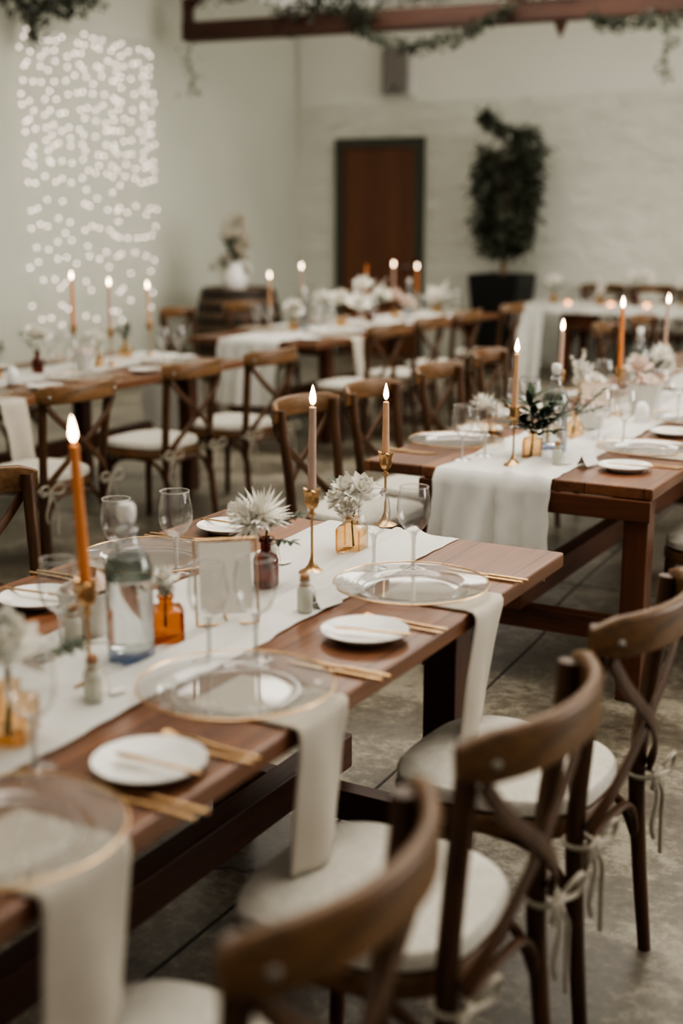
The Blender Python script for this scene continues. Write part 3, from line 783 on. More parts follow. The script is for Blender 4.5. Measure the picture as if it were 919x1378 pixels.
def setting(ph, px, py, sgn, glasses=2, cutlery=True, nap=None, side=True, vial=None, card=None, knife=True, charger=True, edge=None, spl=None, g1=None, g2=None):
    """one place: sgn=+1 the guest sits on the +X side. Near side (guest's left) is -Y for sgn=+1"""
    z = TZ + .001
    if charger: put('charger', make_charger, 'clear glass charger plate with gold rim ' + ph, 'plate', (px, py, z + .004), 0, 'gold-rimmed glass chargers')
    if nap: napkin('beige linen napkin hanging from under the charger ' + ph, px, py, sgn, nap[0], nap[1], edge, nap[2], px * 7 + py)
    ly = -1 if sgn > 0 else 1
    ex = px + sgn * .065
    if side:
        sx, sy = spl or (px + sgn * .065, py + ly * .335)
        put('side', make_sideplate, 'small white china side plate ' + ph, 'plate', (sx, sy, z), 0, 'white side plates')
        if knife: put('butter', make_butter, 'gold butter knife resting on the side plate ' + ph, 'knife', (sx + sgn * .018, sy + ly * .012, z + .0195), 90 * sgn + random.uniform(-2, 12), 'gold butter knives', tilt=None)
    if cutlery:
        a = 90 if sgn > 0 else -90
        put('fork', make_fork, 'gold dinner fork beside the charger ' + ph, 'fork', (ex + sgn * .03, py + ly * .222, z), a + random.uniform(-4, 4), 'gold dinner forks')
        put('spoon', make_spoon, 'gold spoon beside the fork ' + ph, 'spoon', (ex + sgn * .035, py + ly * .252, z), a + random.uniform(-4, 4), 'gold spoons')
        put('dknife', make_knife, 'gold dinner knife beside the charger ' + ph, 'knife', (ex + sgn * .035, py - ly * .202, z), a + random.uniform(-3, 3), 'gold dinner knives')
        put('dknife', make_knife, 'outer gold starter knife ' + ph, 'knife', (ex + sgn * .04, py - ly * .228, z), a + random.uniform(-3, 3), 'gold dinner knives')
    if glasses >= 1:
        x, y = g1 or (px - sgn * .16, py - ly * .14)
        put('wine', make_wine, 'first stemmed wine glass ' + ph, 'glass', (x, y, z + .001), 0, 'stemmed wine glasses')
    if glasses >= 2:
        x, y = g2 or (px - sgn * .085, py - ly * .20)
        put('wine', make_wine, 'second, broader stemmed wine glass ' + ph, 'glass', (x, y, z + .001), 20, 'stemmed wine glasses', s=1.05)
    if vial: put('vial', make_vial, 'milky favour vial with cork ' + ph, 'vial', (vial[0], vial[1], z + .006), random.uniform(0, 60), 'corked favour vials')
    if card: put('card', make_card, 'small folded white place card ' + ph, 'card', (card[0], card[1], z + .005), 90 + random.uniform(-20, 20), 'white place cards')

# front table, aisle side
setting('at far right place of front table', -1.315, 2.69, 1, nap=(.165, .275, -.5), edge=-1.125, spl=(-1.25, 2.335), g1=(-1.49, 2.83), g2=(-1.405, 2.885), vial=(-1.45, 2.42), card=(-1.44, 2.49))
setting('at middle right place of front table', -1.30, 1.915, 1, nap=(.185, .27, -.2), edge=-1.125, spl=(-1.235, 1.565), g1=(-1.455, 2.05), g2=(-1.375, 2.10), vial=(-1.51, 1.755), card=None)
setting('at near right place of front table', -1.27, 1.255, 1, nap=(.19, .255, -.1), edge=-1.125, side=False, g1=(-1.395, 1.47), glasses=1)
# front table, far long side
setting('at left of front table near orange candle', -2.03, 1.84, -1, nap=None, spl=(-2.03, 2.185), g1=(-1.74, 1.93), glasses=1, vial=(-1.755, 1.985), card=(-1.76, 1.90))
setting('at left of front table behind bottle', -2.02, 2.60, -1, nap=None, spl=(-2.04, 2.99), g1=(-2.0, 2.44), g2=(-1.90, 2.545), vial=(-1.72, 2.70))
# second table
setting('at the near right corner of second table', -1.36, 4.79, 1, edge=-1.15, nap=(.17, .20, 0), spl=(-1.33, 4.43), g1=(-1.62, 5.02), g2=(-1.50, 4.96), vial=(-1.56, 4.37), card=(-1.47, 4.44))
setting('at second right place of second table', -1.42, 5.62, 1, edge=-1.15, nap=(.17, .20, 0), spl=(-1.38, 5.25), g1=(-1.60, 5.80), g2=(-1.50, 5.76))
setting('on second table beside the hanging runner', -2.06, 4.60, -1, edge=-2.235, spl=(-2.10, 4.93), g1=(-1.91, 4.32), g2=(-1.87, 4.44))
setting('on second table behind the blue bottle', -2.05, 5.36, -1, edge=-2.235, spl=(-2.08, 5.70), g1=(-2.02, 5.12), g2=(-1.93, 5.06))
setting('on second table past the tall candles', -2.04, 6.12, -1, edge=-2.235, cutlery=False, spl=(-2.08, 6.44), g1=(-2.0, 5.90), g2=(-1.91, 5.95))
setting('at third right place of second table', -1.42, 6.35, 1, edge=-1.15, cutlery=False, spl=(-1.38, 6.02), g1=(-1.58, 6.52), g2=(-1.50, 6.48))
# table before the fairy lights
for ph, y, n in (('at near place of fairy lights table', 4.68, (.17, .36, .1)), ('at middle place of fairy lights table', 5.46, None), ('at far corner of fairy lights table', 6.30, None)):
    setting(ph, -4.70, y, 1, edge=-4.47, nap=n, spl=(-4.62, y - .36), cutlery=(y < 6))
for ph, y in (('by white rose on fairy lights table', 5.30), ('by round amber bottle on fairy lights table', 6.12)):
    setting(ph, -5.40, y, -1, edge=-5.62, spl=(-5.44, y + .32), cutlery=False)
# table in front of the door
for ph, y, n in (('at first place of the door table', 8.42, (.17, .36, .15)), ('at second place of the door table', 9.12, None), ('at third place of the door table', 9.95, None), ('at last place of the door table', 10.75, None)):
    setting(ph, -4.84, y, 1, edge=-4.60, nap=n, spl=(-4.78, y - .36), cutlery=False, knife=False)
for ph, y in (('on barrel side of the door table', 8.55), ('second on barrel side of door table', 9.5)):
    setting(ph, -5.50, y, -1, edge=-5.70, spl=(-5.52, y + .33), cutlery=False, knife=False)

# ------------------------------------------------------------------ candles
def make_stick():
    t = E('candlestick')
    prof = [(0, .0), (.0335, 0), (.0345, .003), (.031, .006), (.020, .011), (.011, .022), (.0055, .036), (.0036, .05), (.0032, .10), (.0036, .146), (.009, .150), (.0092, .154), (.0055, .158), (.0065, .163),
            (.0155, .172), (.0185, .184), (.0165, .195), (.019, .206), (.0225, .213), (.0215, .2155), (.014, .213), (.0122, .205), (.0122, .195), (0, .195)]
    MB().lathe([(r, z) for r, z in prof[:11]], 28).build('base', 'brass', t)
    MB().lathe(prof[9:14], 20).build('stem', 'brass', t)
    m = MB()
    n = 24; vs = []; fs = []; pr = prof[13:]
    for i, (r, z) in enumerate(pr):
        for k in range(n):
            a = k / n * math.tau; w = 1 + (.13 * math.cos(6 * a) if 1 < i < 7 else 0)
            zz = z + (.003 * math.cos(6 * a) if i in (5, 6) else 0)
            vs.append((r * w * math.cos(a), r * w * math.sin(a), zz))
    for i in range(len(pr) - 1):
        for k in range(n):
            a, b = i * n + k, i * n + (k + 1) % n; fs.append((a, b, b + n, a + n))
    m.add(vs, fs); m.build('candle_cup', 'brass', t)
    return t
def candle_maker(wax, L, lit=True, bend=(0, 0)):
    def mk():
        t = E('taper_candle')
        P = [(bend[0] * (i / 10) ** 1.6, bend[1] * (i / 10) ** 1.6, L * i / 10) for i in range(11)]
        P.append((bend[0] * 1.01, bend[1] * 1.01, L + .003))
        MB().tube(P, [.0115 - .0028 * i / 10 for i in range(11)] + [.004], 18, up=(0, 1, 0)).build('wax', wax, t)
        b = Vector((bend[0], bend[1], L))
        MB().tube([b, b + Vector((.0005, 0, .012)), b + Vector((.002, .001, .017))], .0012, 6, up=(0, 1, 0)).build('wick', 'wick', t)
        if lit:
            prof = [(0, .007), (.0042, .010), (.0070, .016), (.0076, .023), (.0062, .033), (.0038, .043), (.0016, .051), (0, .056)]
            o = MB().lathe(prof, 16).build('flame', 'flame', t); o.location = b
        return t
    return mk
def candle(where, x, y, wax, top, tint, lit=True, bend=(0, 0), tilt=(0, 0)):
    z = TZ + .004
    put('stick', make_stick, 'brass stick of the ' + tint + ' candle ' + where, 'candlestick', (x, y, z), 0, 'brass candlesticks')
    # measured flame-tip height above the table fixes the length
    L = top - .195 - .056
    o = candle_maker(wax, L, lit, bend)()
    o.location = (x, y, z + .196); o.rotation_euler = (tilt[0], tilt[1], 0)
    tag(o, ('lit ' if lit else 'unlit ') + tint + ' taper candle ' + where, 'candle', 'taper candles in candlesticks')
candle('on front table beside the big bottle', -1.555, 1.80, 'wax_orange', .525, 'orange', bend=(-.002, .004), tilt=(R(1.2), R(-2.0)))
candle('on front table before the amber jar posy', -1.605, 2.715, 'wax_mauve', .475, 'mauve', tilt=(0, R(1)))
candle('at far end of front table behind wine glasses', -1.68, 3.26, 'wax_tan', .415, 'tan')
candle('at the runner overhang of second table', -1.705, 4.31, 'wax_tan', .455, 'tan', tilt=(0, R(.8)))
candle('on second table behind its blue bottle', -1.93, 5.40, 'wax_mauve', .44, 'mauve', tilt=(0, R(1.6)))
candle('on second table among white flowers', -1.74, 5.65, 'wax_orange', .53, 'orange')
candle('on third table at picture edge', -1.86, 6.80, 'wax_mauve', .48, 'mauve', tilt=(0, R(2)))
candle('on fairy lights table by the white rose', -5.36, 6.20, 'wax_orange', .545, 'orange')
candle('on fairy lights table in the middle of lights', -4.99, 6.10, 'wax_mauve', .52, 'mauve')
candle('on fairy lights table nearest the far corner', -5.10, 6.62, 'wax_tan', .475, 'tan', tilt=(0, R(-1.5)))
candle('on door table by the barrel', -5.42, 8.55, 'wax_tan', .455, 'tan')
candle('on door table behind the clear bottle', -5.32, 8.86, 'wax_mauve', .515, 'mauve')
candle('on door table before the door frame', -5.30, 9.90, 'wax_orange', .52, 'orange', lit=False)
candle('on door table before the middle of the door', -5.22, 10.25, 'wax_mauve', .49, 'mauve')
candle('on door table nearest the door handle', -5.20, 10.68, 'wax_orange', .455, 'orange')

# ------------------------------------------------------------------ bottles, vases, flowers
def make_bottle():
    t = E('glass_bottle')
    body = [(.046, .010), (.048, .02), (.048, .178), (.0465, .192), (.040, .212), (.029, .232), (.0205, .248), (.0178, .262), (.0172, .288)]
    MB().lathe(body, 32).build('glass_wall', 'bottle_glass', t, smooth=80)
    MB().lathe([(.0484, .172), (.0484, .180), (.0469, .194), (.0404, .214)], 32).build('reflection_band', 'reflection_tint', t, smooth=80)  # ring that carries the painted dark reflection at shoulder height
    MB().lathe([(0, .006), (.036, .004), (.046, .001), (.0478, .012), (.0465, .022), (.03, .026), (0, .028)], 32).build('thick_base', 'bottle_base', t)
    MB().torus(.0185, .0035, .268, 28, 8).build('neck_ring', 'rim', t)
    MB().lathe([(0, .030), (.03, .028), (.0445, .026), (.0455, .03), (.0455, .168), (0, .168)], 40).build('water', 'water', t, smooth=60)
    MB().lathe([(.0, .283), (.0155, .283), (.0165, .290), (.0185, .296), (.0185, .312), (.015, .322), (0, .324)], 24).build('stopper', 'china', t)
    m = MB()
    for q in (-1, 1):
        m.tube(spline([(.0, .019 * q, .262), (.006, .024 * q, .285), (.0, .021 * q, .303)], 8), .0015, 5)
    m.build('wire_clip', 'bolt', t)
    return t
def bottle(label, x, y, s=1, rz=0):
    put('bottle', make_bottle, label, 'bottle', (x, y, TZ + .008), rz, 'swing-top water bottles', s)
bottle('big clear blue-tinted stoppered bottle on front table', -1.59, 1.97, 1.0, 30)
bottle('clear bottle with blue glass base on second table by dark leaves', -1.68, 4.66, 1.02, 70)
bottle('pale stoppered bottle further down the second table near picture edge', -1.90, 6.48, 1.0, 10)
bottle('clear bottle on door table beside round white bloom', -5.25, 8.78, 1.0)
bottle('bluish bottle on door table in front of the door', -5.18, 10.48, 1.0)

def make_jar(am='amber'):          # faceted square amber jar with a short neck
    t = E('amber_jar')
    MB().lathe([(0, .004), (.034, .001), (.037, .006), (.037, .062), (.033, .069), (.016, .074), (.0145, .080), (.0145, .090), (.017, .0935)], 32, sq=.75).build('glass_wall', am, t, smooth=50)
    MB().torus(.0165, .002, .0935, 24, 6).build('lip', am, t)
    for k in range(4):
        a = k * math.pi / 2 + math.pi / 4; c, s = math.cos(a) * .0455, math.sin(a) * .0455
        MB().tube([(c, s, .006), (c, s, .064)], .0022, 6, up=(1, 0, 0)).build('corner_edge', am, t)
    return t
def make_round():
    t = E('amber_bottle')
    MB().lathe([(0, .003), (.026, .001), (.038, .012), (.042, .032), (.038, .052), (.024, .068), (.0135, .076), (.0125, .094), (.016, .098)], 28).build('glass_wall', 'amber', t, smooth=60)
    MB().torus(.0155, .0022, .098, 24, 6).build('lip', 'amber', t)
    return t
def make_brown():
    t = E('brown_bottle')
    MB().lathe([(0, .003), (.028, .001), (.031, .006), (.031, .066), (.027, .076), (.0145, .084), (.013, .090), (.013, .112), (.0165, .114), (.0165, .121), (.011, .122)], 28).build('glass_wall', 'brown_glass', t, smooth=50)
    MB().torus(.015, .0028, .112, 24, 6).build('neck_ring', 'brown_glass', t)
    return t
def bvase(kind, label, x, y, s=1, rz=0, z=None):
    mk = {'deep': lambda: make_jar('amber_dark'), 'jar': make_jar, 'round': make_round, 'brown': make_brown}[kind]
    put(kind, mk, label, 'vase', (x, y, (z or TZ + .006)), rz, 'small glass bud vases', s)

def petals(m, c, d, n, L, W, open_, curl=.3):
    d = Vector(d).normalized(); a = d.cross(Vector((.3, 1, .2))).normalized(); b = d.cross(a)
    for k in range(n):
        th = k / n * math.tau + random.uniform(-.2, .2)
        r = a * math.cos(th) + b * math.sin(th)
        m.leaf(Vector(c) + r * L * .05, d * (1 - open_) + r * open_, L * random.uniform(.85, 1.1), W, curl, up=d)
def rose(m, c, d, r):
    petals(m, c, d, 9, r * 1.05, r * .95, .92, -.25)
    petals(m, Vector(c) + Vector(d) * r * .12, d, 8, r * .95, r * .85, .66, -.45)
    petals(m, Vector(c) + Vector(d) * r * .2, d, 6, r * .8, r * .7, .42, -.5)
    petals(m, Vector(c) + Vector(d) * r * .25, d, 5, r * .6, r * .5, .2, -.3)
def astilbe(m, a, b, w, n=90):
    a, b = Vector(a), Vector(b)
    for _ in range(n):
        t = random.random(); p = a.lerp(b, t); ww = w * (1 - .8 * t)
        dr = Vector((random.uniform(-1, 1), random.uniform(-1, 1), random.uniform(-.3, 1))).normalized()
        m.leaf(p, dr + (b - a).normalized() * .6, ww * random.uniform(.6, 1.2), ww * .28, .1)
def sprig(m, a, d, n, L, LW=.03):
    a, d = Vector(a), Vector(d).normalized()
    for k in range(n):
        t = (k + 1) / n
        for q in (-1, 1):
            sd = d.cross(Vector((0, 0, 1))).normalized() * q
            m.leaf(a + d * L * t, d * .6 + sd + Vector((0, 0, random.uniform(-.2, .3))), LW * random.uniform(.8, 1.2), LW * .5, .2, up=(0, 0, 1))
    m.leaf(a + d * L, d, LW, LW * .4, .2, up=(0, 0, 1))
def posy(label, x, y, z, s=1.0, plume=(), roses=(), spiky=(), sprigs=(), stem=.08, tone='petal', ltone='leaf', rtone=None, cat='flowers'):
    """flowers standing in a vase: roots at the vase mouth (0,0,0)"""
    t = thing('flower_posy', label, cat, (x, y, z), 0, 'white flower posies'); t.scale = (s, s, s)
    m = MB()
    for k in range(3): m.tube(spline([(random.uniform(-.012, .012), random.uniform(-.012, .012), -stem), (0, 0, -.01), (random.uniform(-.015, .015), random.uniform(-.015, .015), .03)], 8), .0022, 5, up=(0, 1, 0))
    m.build('stem', 'stem', t)
    for a, b, w in plume:
        m = MB(); astilbe(m, a, b, w); m.tube([a, b], .0012, 4, up=(.3, 1, 0)); m.build('flower_plume', tone, t, smooth=0)
    for c, d, r in roses:
        m = MB(); rose(m, c, d, r); m.build('rose_bloom', rtone or tone, t, smooth=60)
    for c, d, r in spiky:
        m = MB()
        for o_, n, L in ((.95, 16, 1), (.75, 16, 1.05), (.5, 14, 1.05), (.28, 10, 1), (.08, 5, .95)):
            petals(m, c, d, n, r * L, r * .16, o_, .05)
        m.build('spiky_bloom', tone, t, smooth=60)
    for a, d, n, L, lw in sprigs:
        m = MB(); sprig(m, a, d, n, L, lw); m.tube([a, Vector(a) + Vector(d).normalized() * L], .0015, 4, up=(.3, 1, 0)); m.build('leaf_sprig', ltone, t, smooth=0)
    return t
# front table posies
bvase('jar', 'square amber glass jar with a white posy on the front table', -1.62, 2.95, 1.0, 8)
posy('white posy of roses and feathery plumes in the square amber jar', -1.62, 2.95, .853, 1, stem=.075,
     plume=[((0, 0, .0), (-.075, .02, .075), .03), ((0, 0, 0), (-.05, -.02, .035), .032), ((0, 0, .02), (-.02, .0, .125), .03), ((.01, 0, .02), (.03, 0, .125), .026), ((-.01, -.01, 0), (-.015, -.03, .04), .03), ((0, 0, .01), (-.06, .0, .10), .028)],
     roses=[((.035, -.01, .075), (.35, -.3, .8), .052), ((.0, -.02, .08), (-.2, -.5, .8), .044), ((-.03, -.02, .05), (-.5, -.5, .6), .036)],
     sprigs=[((-.02, .02, .05), (-.8, .2, .7), 4, .06, .03)])
bvase('brown', 'dark brown medicine bottle with white bloom on front table', -1.64, 2.555, 1.0)
posy('spiky white bloom with dark leaves in the brown bottle of front table', -1.64, 2.555, .884, 1, stem=.08,
     spiky=[((-.01, 0, .05), (.1, -.15, .9), .076), ((-.05, -.01, .045), (-.6, -.2, .7), .058), ((-.02, -.03, .04), (-.2, -.7, .6), .055)],
     roses=[((-.055, -.02, .06), (-.6, -.3, .6), .036)],
     plume=[((0, 0, .02), (.05, .0, .06), .03)],
     sprigs=[((.02, .01, .03), (.8, .5, .45), 4, .055, .032), ((.02, 0, .0), (.9, 0, .0), 3, .05, .03)])
bvase('deep', 'deep amber jar behind the menu frame on front table', -1.60, 2.10, 1.05, 40)
posy('small white blossoms in the amber jar behind the menu frame', -1.60, 2.10, .861, .8, plume=[((0, 0, 0), (-.03, 0, .07), .034), ((0, 0, 0), (.03, 0, .05), .03)], roses=[((0, 0, .04), (0, -.2, 1), .04)], sprigs=[((0, 0, .02), (-.7, .3, .7), 3, .05, .03)])
bvase('jar', 'amber jar cut off by picture edge under a large white rose', -1.515, 1.545, 1.1, 20)
posy('large white rose at the picture edge over front table', -1.515, 1.545, .866, 1.15, roses=[((.01, -.01, .055), (.2, -.3, .9), .058), ((.0, .02, .03), (.2, .6, .5), .045), ((-.03, 0, .045), (-.4, 0, .8), .05)], sprigs=[((.02, .02, .03), (.6, .7, .25), 4, .07, .036)])
# second table posies
bvase('jar', 'square amber jar with dark leaves at the runner overhang', -1.70, 4.485, 1.0, 15)
posy('dark green leaf bunch in the square amber jar', -1.70, 4.485, .853, 1.25, stem=.075,
     sprigs=[((0, 0, 0), (-.5, -.2, .7), 4, .09, .06), ((0, 0, 0), (.5, .1, .8), 5, .10, .065), ((0, 0, 0), (.2, -.5, .7), 4, .08, .06), ((0, 0, 0), (-.15, .2, 1), 5, .10, .06), ((0, 0, 0), (.75, -.1, .55), 5, .10, .06), ((0, 0, 0), (-.7, .1, .25), 3, .07, .055), ((0, 0, 0), (.3, -.3, .5), 4, .08, .06), ((0, 0, 0), (0, -.3, .9), 4, .09, .06), ((0, 0, 0), (.8, -.2, .2), 3, .08, .05), ((0, 0, 0), (-.25, -.4, .6), 4, .08, .055)])
bvase('round', 'round amber bottle behind the blue bottle on second table', -1.71, 4.98, .95)
posy('long dark fern fronds in the round amber bottle', -1.71, 4.98, .855, 1.0, sprigs=[((0, 0, 0), (.75, .1, .75), 7, .15, .045), ((0, 0, 0), (.9, 0, .35), 5, .12, .04), ((0, 0, .0), (.2, 0, 1), 4, .08, .04)], plume=[((0, 0, 0), (.02, -.02, .06), .02)])
bvase('round', 'amber bottle half hidden by wine glasses near the second table edge', -2.03, 4.86, .8)
posy('white pointed lily bloom on second table beside wine glasses', -2.03, 4.86, .84, .9, spiky=[((-.02, 0, .035), (-.35, 0, .9), .085), ((.02, 0, .03), (.3, -.2, .8), .05)])
bvase('round', 'small amber bottle under the tall white plume', -1.96, 5.80, .9)
posy('tall white feathery plume behind candle on second table', -1.96, 5.80, .85, 1.25, plume=[((0, 0, 0), (-.05, 0, .12), .05), ((0, 0, 0), (.0, 0, .15), .05), ((0, 0, 0), (.04, 0, .10), .045)], sprigs=[((.02, 0, .0), (.8, 0, .2), 3, .06, .035)], roses=[((.05, -.02, .03), (.3, -.3, .8), .04)])
bvase('round', 'small amber bottle under the blush rose on second table', -1.78, 6.08, .9)
posy('blush pink rose with grey foliage on second table', -1.78, 6.08, .85, 1.15, roses=[((.0, 0, .06), (0, -.3, .9), .06)], rtone='blush', sprigs=[((.03, 0, .0), (.9, 0, .2), 4, .08, .04)], ltone='leaf2')
bvase('brown', 'brown bottle under white lilies on second table', -1.80, 6.30, .9)
posy('white lilies with dark leaves near picture edge on second table', -1.80, 6.30, .87, 1.2, spiky=[((-.04, 0, .04), (-.4, -.2, .8), .06), ((.05, 0, .08), (.3, -.2, .9), .06)], roses=[((.06, 0, .03), (.3, -.4, .8), .05)], sprigs=[((0, 0, 0), (-.8, 0, .3), 4, .08, .05), ((0, 0, 0), (.5, -.3, .5), 4, .08, .05)])
bvase('jar', 'amber jar with roses on third table', -1.62, 7.1, 1)
posy('white roses on the third table', -1.62, 7.1, .853, 1.2, roses=[((.0, 0, .05), (0, -.3, .9), .05), ((.06, 0, .04), (.4, -.3, .8), .05), ((-.06, 0, .04), (-.4, -.3, .8), .045)], sprigs=[((0, 0, 0), (.8, 0, .3), 4, .08, .05)])
# fairy lights table
bvase('brown', 'dark red-brown bottle with white rose before the fairy lights', -5.10, 5.58, 1.05)
posy('large white rose in the red-brown bottle before the fairy lights', -5.10, 5.58, .89, 1.3, roses=[((0, 0, .055), (.1, -.3, .9), .06), ((.03, 0, .06), (.4, 0, .8), .045)], sprigs=[((-.02, 0, 0), (-.7, 0, .8), 4, .08, .04)])
bvase('round', 'round amber bottle with leaves before the fairy lights', -5.17, 6.46, 1.15)
posy('dark leafy posy with one white bloom in the round amber bottle', -5.17, 6.46, .875, 1.1, sprigs=[((0, 0, 0), (-.6, 0, .7), 4, .07, .045), ((0, 0, 0), (.2, -.2, .9), 4, .06, .045), ((0, 0, 0), (.1, .2, .9), 4, .07, .05)], roses=[((-.075, 0, .05), (-.4, -.2, .8), .05)])
bvase('jar', 'amber jar at the picture edge on fairy lights table', -5.12, 5.25, 1)
posy('white bloom and foliage at the picture edge by fairy lights', -5.12, 5.25, .853, 1.1, roses=[((-.02, 0, .05), (0, -.3, .9), .05)], sprigs=[((0, 0, 0), (.6, 0, .7), 4, .09, .04), ((0, 0, 0), (.3, .3, .9), 4, .1, .04)], ltone='leaf2')
bvase('jar', 'amber jar in the middle of fairy lights table', -5.02, 6.0, .9, 10)
posy('white blossoms in the middle of the fairy lights table', -5.02, 6.0, .845, 1.2, roses=[((0, 0, .06), (0, -.3, .9), .055), ((-.05, 0, .05), (-.4, 0, .8), .045)], plume=[((0, 0, 0), (.05, 0, .08), .04)])
# door table
bvase('round', 'orange amber bottle under a round white bloom by the barrel', -5.24, 8.60, 1.1)
posy('round white bloom on the door table beside candle', -5.24, 8.60, .872, 1.35, roses=[((0, 0, .05), (.1, -.4, .9), .055), ((0, .0, .04), (-.3, -.5, .6), .05), ((.02, 0, .04), (.5, -.5, .6), .05)])
bvase('jar', 'amber jar under wide white blooms on door table', -5.15, 9.2, 1)
posy('wide bunch of white blooms in middle of door table', -5.15, 9.2, .853, 2.0, roses=[((0, 0, .05), (0, -.4, .9), .05), ((-.08, 0, .05), (-.3, -.4, .9), .05), ((.08, 0, .04), (.3, -.4, .8), .05)], sprigs=[((0, 0, 0), (-.8, 0, .6), 4, .1, .05)], ltone='leaf2')
bvase('brown', 'dark red bottle under white flowers on door table', -5.18, 9.75, 1.15)
posy('white flower cluster over the dark red bottle', -5.18, 9.75, .90, 1.9, roses=[((-.03, 0, .07), (-.2, -.4, .9), .055), ((.05, 0, .03), (.3, -.5, .8), .05)], plume=[((0, 0, 0), (.08, 0, .12), .05)], sprigs=[((0, 0, 0), (.7, -.2, .3), 4, .08, .05)], ltone='leaf2')
bvase('round', 'amber bottle under the blush blooms on door table', -5.12, 10.1, 1)
posy('blush rose group before the door', -5.12, 10.1, .86, 1.5, roses=[((.0, 0, .05), (0, -.4, .9), .055), ((.08, 0, .02), (.3, -.4, .9), .05)], rtone='blush')
bvase('jar', 'amber jar under the airy white blooms at end of door table', -5.10, 10.9, 1)
posy('airy white bloom mass at the end of the door table', -5.10, 10.9, .853, 1.7, plume=[((0, 0, 0), (.06, 0, .12), .06), ((0, 0, 0), (-.05, 0, .1), .06), ((0, 0, 0), (.1, 0, .05), .05)], roses=[((0, -.02, .03), (0, -.5, .8), .05)], sprigs=[((0, 0, 0), (.9, 0, .4), 4, .09, .05)], ltone='leaf2')
# head table
HT = TZ + .008
for kind, lab, x, y, s, r_, plum in (('round', 'amber vase nearest the cloth corner of head table', -4.62, 12.66, 1.2, 1, 0), ('jar', 'amber jar with thin sprigs on head table', -4.12, 12.62, 1.1, 0, 1), ('brown', 'dark red vase with white roses on head table', -3.80, 12.72, 1.3, 2, 0), ('round', 'amber vase at the picture edge of head table', -3.30, 12.7, 1.2, 1, 0)):
    bvase(kind, lab, x, y, s, 0, HT)
    posy('flowers in the ' + lab, x, y, HT + (.10 if kind != 'brown' else .122) * s - .006, 1.7, roses=[((0, 0, .05), (0, -.4, .9), .055)] * (r_ > 0) + [((.06, 0, .06), (.3, -.4, .9), .05)] * (r_ > 1), plume=[((0, 0, 0), (-.02, 0, .12), .035), ((0, 0, 0), (.04, 0, .09), .03)] * plum, sprigs=[((0, 0, 0), (-.7, 0, .6), 3, .07, .04), ((0, 0, 0), (.6, 0, .5), 3, .06, .04)], ltone='leaf2')
def make_tea():
    t = E('tealight_holder')
    MB().lathe([(0, .003), (.026, .001), (.033, .01), (.035, .05), (.033, .06)], 20).build('glass_cup', 'amber', t)
    MB().lathe([(0, .004), (.024, .004), (.024, .028), (0, .030)], 16).build('wax', 'tealight', t)
    return t
for lab, x in (('left of three', -4.42), ('middle of three', -3.98), ('right of three', -3.62)):
    put('tea', make_tea, 'glowing tealight in amber cup on head table, ' + lab, 'tealight', (x, 12.52, HT), 0, 'tealights on the head table')
put('side', make_sideplate, 'white plate on the head table corner', 'plate', (-4.75, 12.62, HT), 0, 'white side plates')
put('side', make_sideplate, 'white plate on the head table between vases', 'plate', (-4.3, 12.8, HT), 0, 'white side plates')

# ------------------------------------------------------------------ menu frames, baskets, shakers
def make_frame(W, H, paper):
    t = E('menu_frame')
    ang = R(-12)
    g = MB(); r = .0028
    P = [(-W/2, 0, 0), (W/2, 0, 0), (W/2, 0, H), (-W/2, 0, H)]
    for a, b in zip(P, P[1:] + P[:1]): g.tube([a, b], r, 6, up=(0, 1, 0))
    fr = g.build('gold_edge', 'gold', t); fr.rotation_euler.x = ang
    pg = MB().box(-W/2, W/2, -.001, .001, 0, H).build('glass_pane', 'plate_glass', t, smooth=0); pg.rotation_euler.x = ang
    c = MB().box(-W/2 + .010, W/2 - .012, -.0018, -.0013, .022, H - .006).build('menu_card', paper, t, smooth=0); c.rotation_euler.x = ang
    s = MB()
    s.tube([(0, .0, .0), (0, .075, .0)], .003, 6).tube([(0, .075, .0), (0, .028, H * .6)], .003, 6, up=(0, 1, 0))
    s.build('easel_foot', 'gold', t)
    return t
o = make_frame(.135, .185, 'paper'); o.location = (-1.535, 2.235, TZ + .015); o.rotation_euler.z = R(40)
tag(o, 'gold-edged glass frame with blank cream card on front table', 'picture frame', 'glass menu frames')
o = make_frame(.14, .15, 'kraft'); o.location = (-1.80, 5.50, TZ + .014); o.rotation_euler.z = R(20)
tag(o, 'glass frame with blush card on second table below the white plume', 'picture frame', 'glass menu frames')
def make_basket():
    t = E('favour_basket')
    m = MB(); m.lathe([(.0, .004), (.040, .001), (.043, .006), (.060, .098), (.0615, .100), (.059, .100), (.042, .012), (0, .010)], 28, sq=.55); m.build('woven_box', 'basket', t, smooth=50)
    m = MB()
    for _ in range(70):
        a = random.uniform(0, 6.28); r_ = random.uniform(0, .045)
        m.leaf((r_ * math.cos(a), r_ * math.sin(a), random.uniform(.075, .105)), (random.uniform(-1, 1), random.uniform(-1, 1), random.uniform(-.1, .9)), .035, .03, .5)
    m.build('petal_fill', 'blush', t, smooth=0)
    return t
put('basket', make_basket, 'white woven favour box of blush petals on front table', 'box', (-1.785, 2.07, TZ + .004), 20, 'white favour boxes of petals')
put('basket', make_basket, 'white favour box of peach petals behind wine glasses on second table', 'box', (-1.72, 5.22, TZ + .008), 35, 'white favour boxes of petals', 1.0)
put('basket', make_basket, 'wide favour box of peach petals by the white shaker', 'box', (-1.66, 5.78, TZ + .008), 10, 'white favour boxes of petals', 1.35)
put('basket', make_basket, 'favour box of petals on the fairy lights table', 'box', (-4.98, 5.85, TZ + .008), 10, 'white favour boxes of petals', 1.0)
def make_shaker():
    t = E('ceramic_shaker')
    MB().lathe([(0, 0), (.028, 0), (.031, .006), (.032, .05), (.026, .078), (.012, .09), (0, .092)], 24).build('body', 'china', t, smooth=70)
    return t
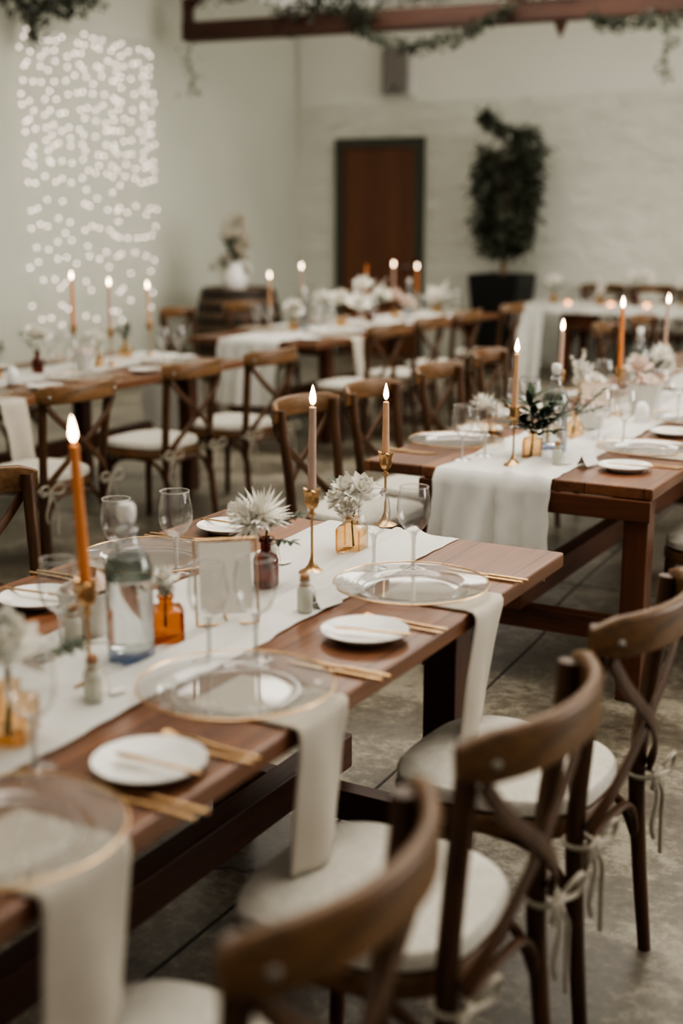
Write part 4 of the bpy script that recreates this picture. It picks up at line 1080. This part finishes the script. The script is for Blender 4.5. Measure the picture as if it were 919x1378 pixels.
put('shaker', make_shaker, 'smooth white ceramic shaker on second table', 'shaker', (-1.58, 5.47, TZ + .008), 0, 'white ceramic shakers')
put('shaker', make_shaker, 'white ceramic shaker on fairy lights table near its corner chair', 'shaker', (-4.86, 5.12, TZ + .008), 0, 'white ceramic shakers')
t = thing('round_favour', 'tiny pale pink round favour beside a vial on front table', 'favour', (-1.735, 1.885, TZ + .006))
MB().lathe([(0, 0), (.014, 0), (.017, .004), (.016, .0075)], 18).build('lower_shell', 'blush', t)
MB().lathe([(.0155, .0075), (.0155, .0105)], 18).build('filling', 'white_card', t)
MB().lathe([(.016, .0105), (.017, .014), (.013, .019), (0, .021)], 18).build('upper_shell', 'blush', t)

# ------------------------------------------------------------------ lights and world
w = bpy.data.worlds.new('room_light'); scene.world = w; w.use_nodes = True
bg = w.node_tree.nodes['Background']; bg.inputs[0].default_value = (1, .96, .90, 1); bg.inputs[1].default_value = .30
def area(name, loc, rot, sx, sy, power, c):
    l = bpy.data.lights.new(name, 'AREA'); l.shape = 'RECTANGLE'; l.size = sx; l.size_y = sy; l.energy = power; l.color = c
    o = bpy.data.objects.new(name, l); col.objects.link(o); o.location = loc; o.rotation_euler = rot
    return o
area('overhead_fill', (-1.7, 4.2, 3.9), (0, 0, 0), 3.0, 4.0, 125, (1, .935, .83))  # soft overhead fill added under the canvas; the roof has no opening here
area('overhead_fill', (-3.6, 9.8, 3.9), (0, 0, 0), 5.0, 3.0, 150, (1, .945, .85))  # second added fill, over the far tables
area('window_lamp', (5.0, 8.5, 2.4), (0, R(90), 0), 3.0, 7.0, 360, (1, .97, .91))
sun = bpy.data.lights.new('sun', 'SUN'); sun.energy = 1.6; sun.angle = R(20); sun.color = (1, .95, .87)
so = bpy.data.objects.new('sun', sun); col.objects.link(so); so.location = (0, 5, 9); so.rotation_euler = (0, R(12), 0)

# ------------------------------------------------------------------ camera
F_PX, HOR, VX, CAMH = 1745., 288.5, 1462., 1.645
pitch = math.atan((689 - HOR) / F_PX); yaw = math.atan((VX - 459.5) / math.hypot(F_PX, 689 - HOR))
cd = bpy.data.cameras.new('camera'); cam = bpy.data.objects.new('camera', cd); col.objects.link(cam)
cd.sensor_fit = 'VERTICAL'; cd.sensor_height = 36; cd.lens = F_PX / 1378 * 36
cam.location = (0, 0, CAMH); cam.rotation_euler = (math.pi / 2 - pitch, 0, yaw)
cd.clip_start = .05; cd.clip_end = 60
cd.dof.use_dof = True; cd.dof.focus_distance = 3.65; cd.dof.aperture_fstop = 1.28
scene.camera = cam
scene.view_settings.view_transform = 'AgX'
scene.view_settings.look = 'AgX - High Contrast'
scene.view_settings.exposure = 0.06
scene.cycles.transparent_max_bounces = 24
scene.cycles.max_bounces = 8
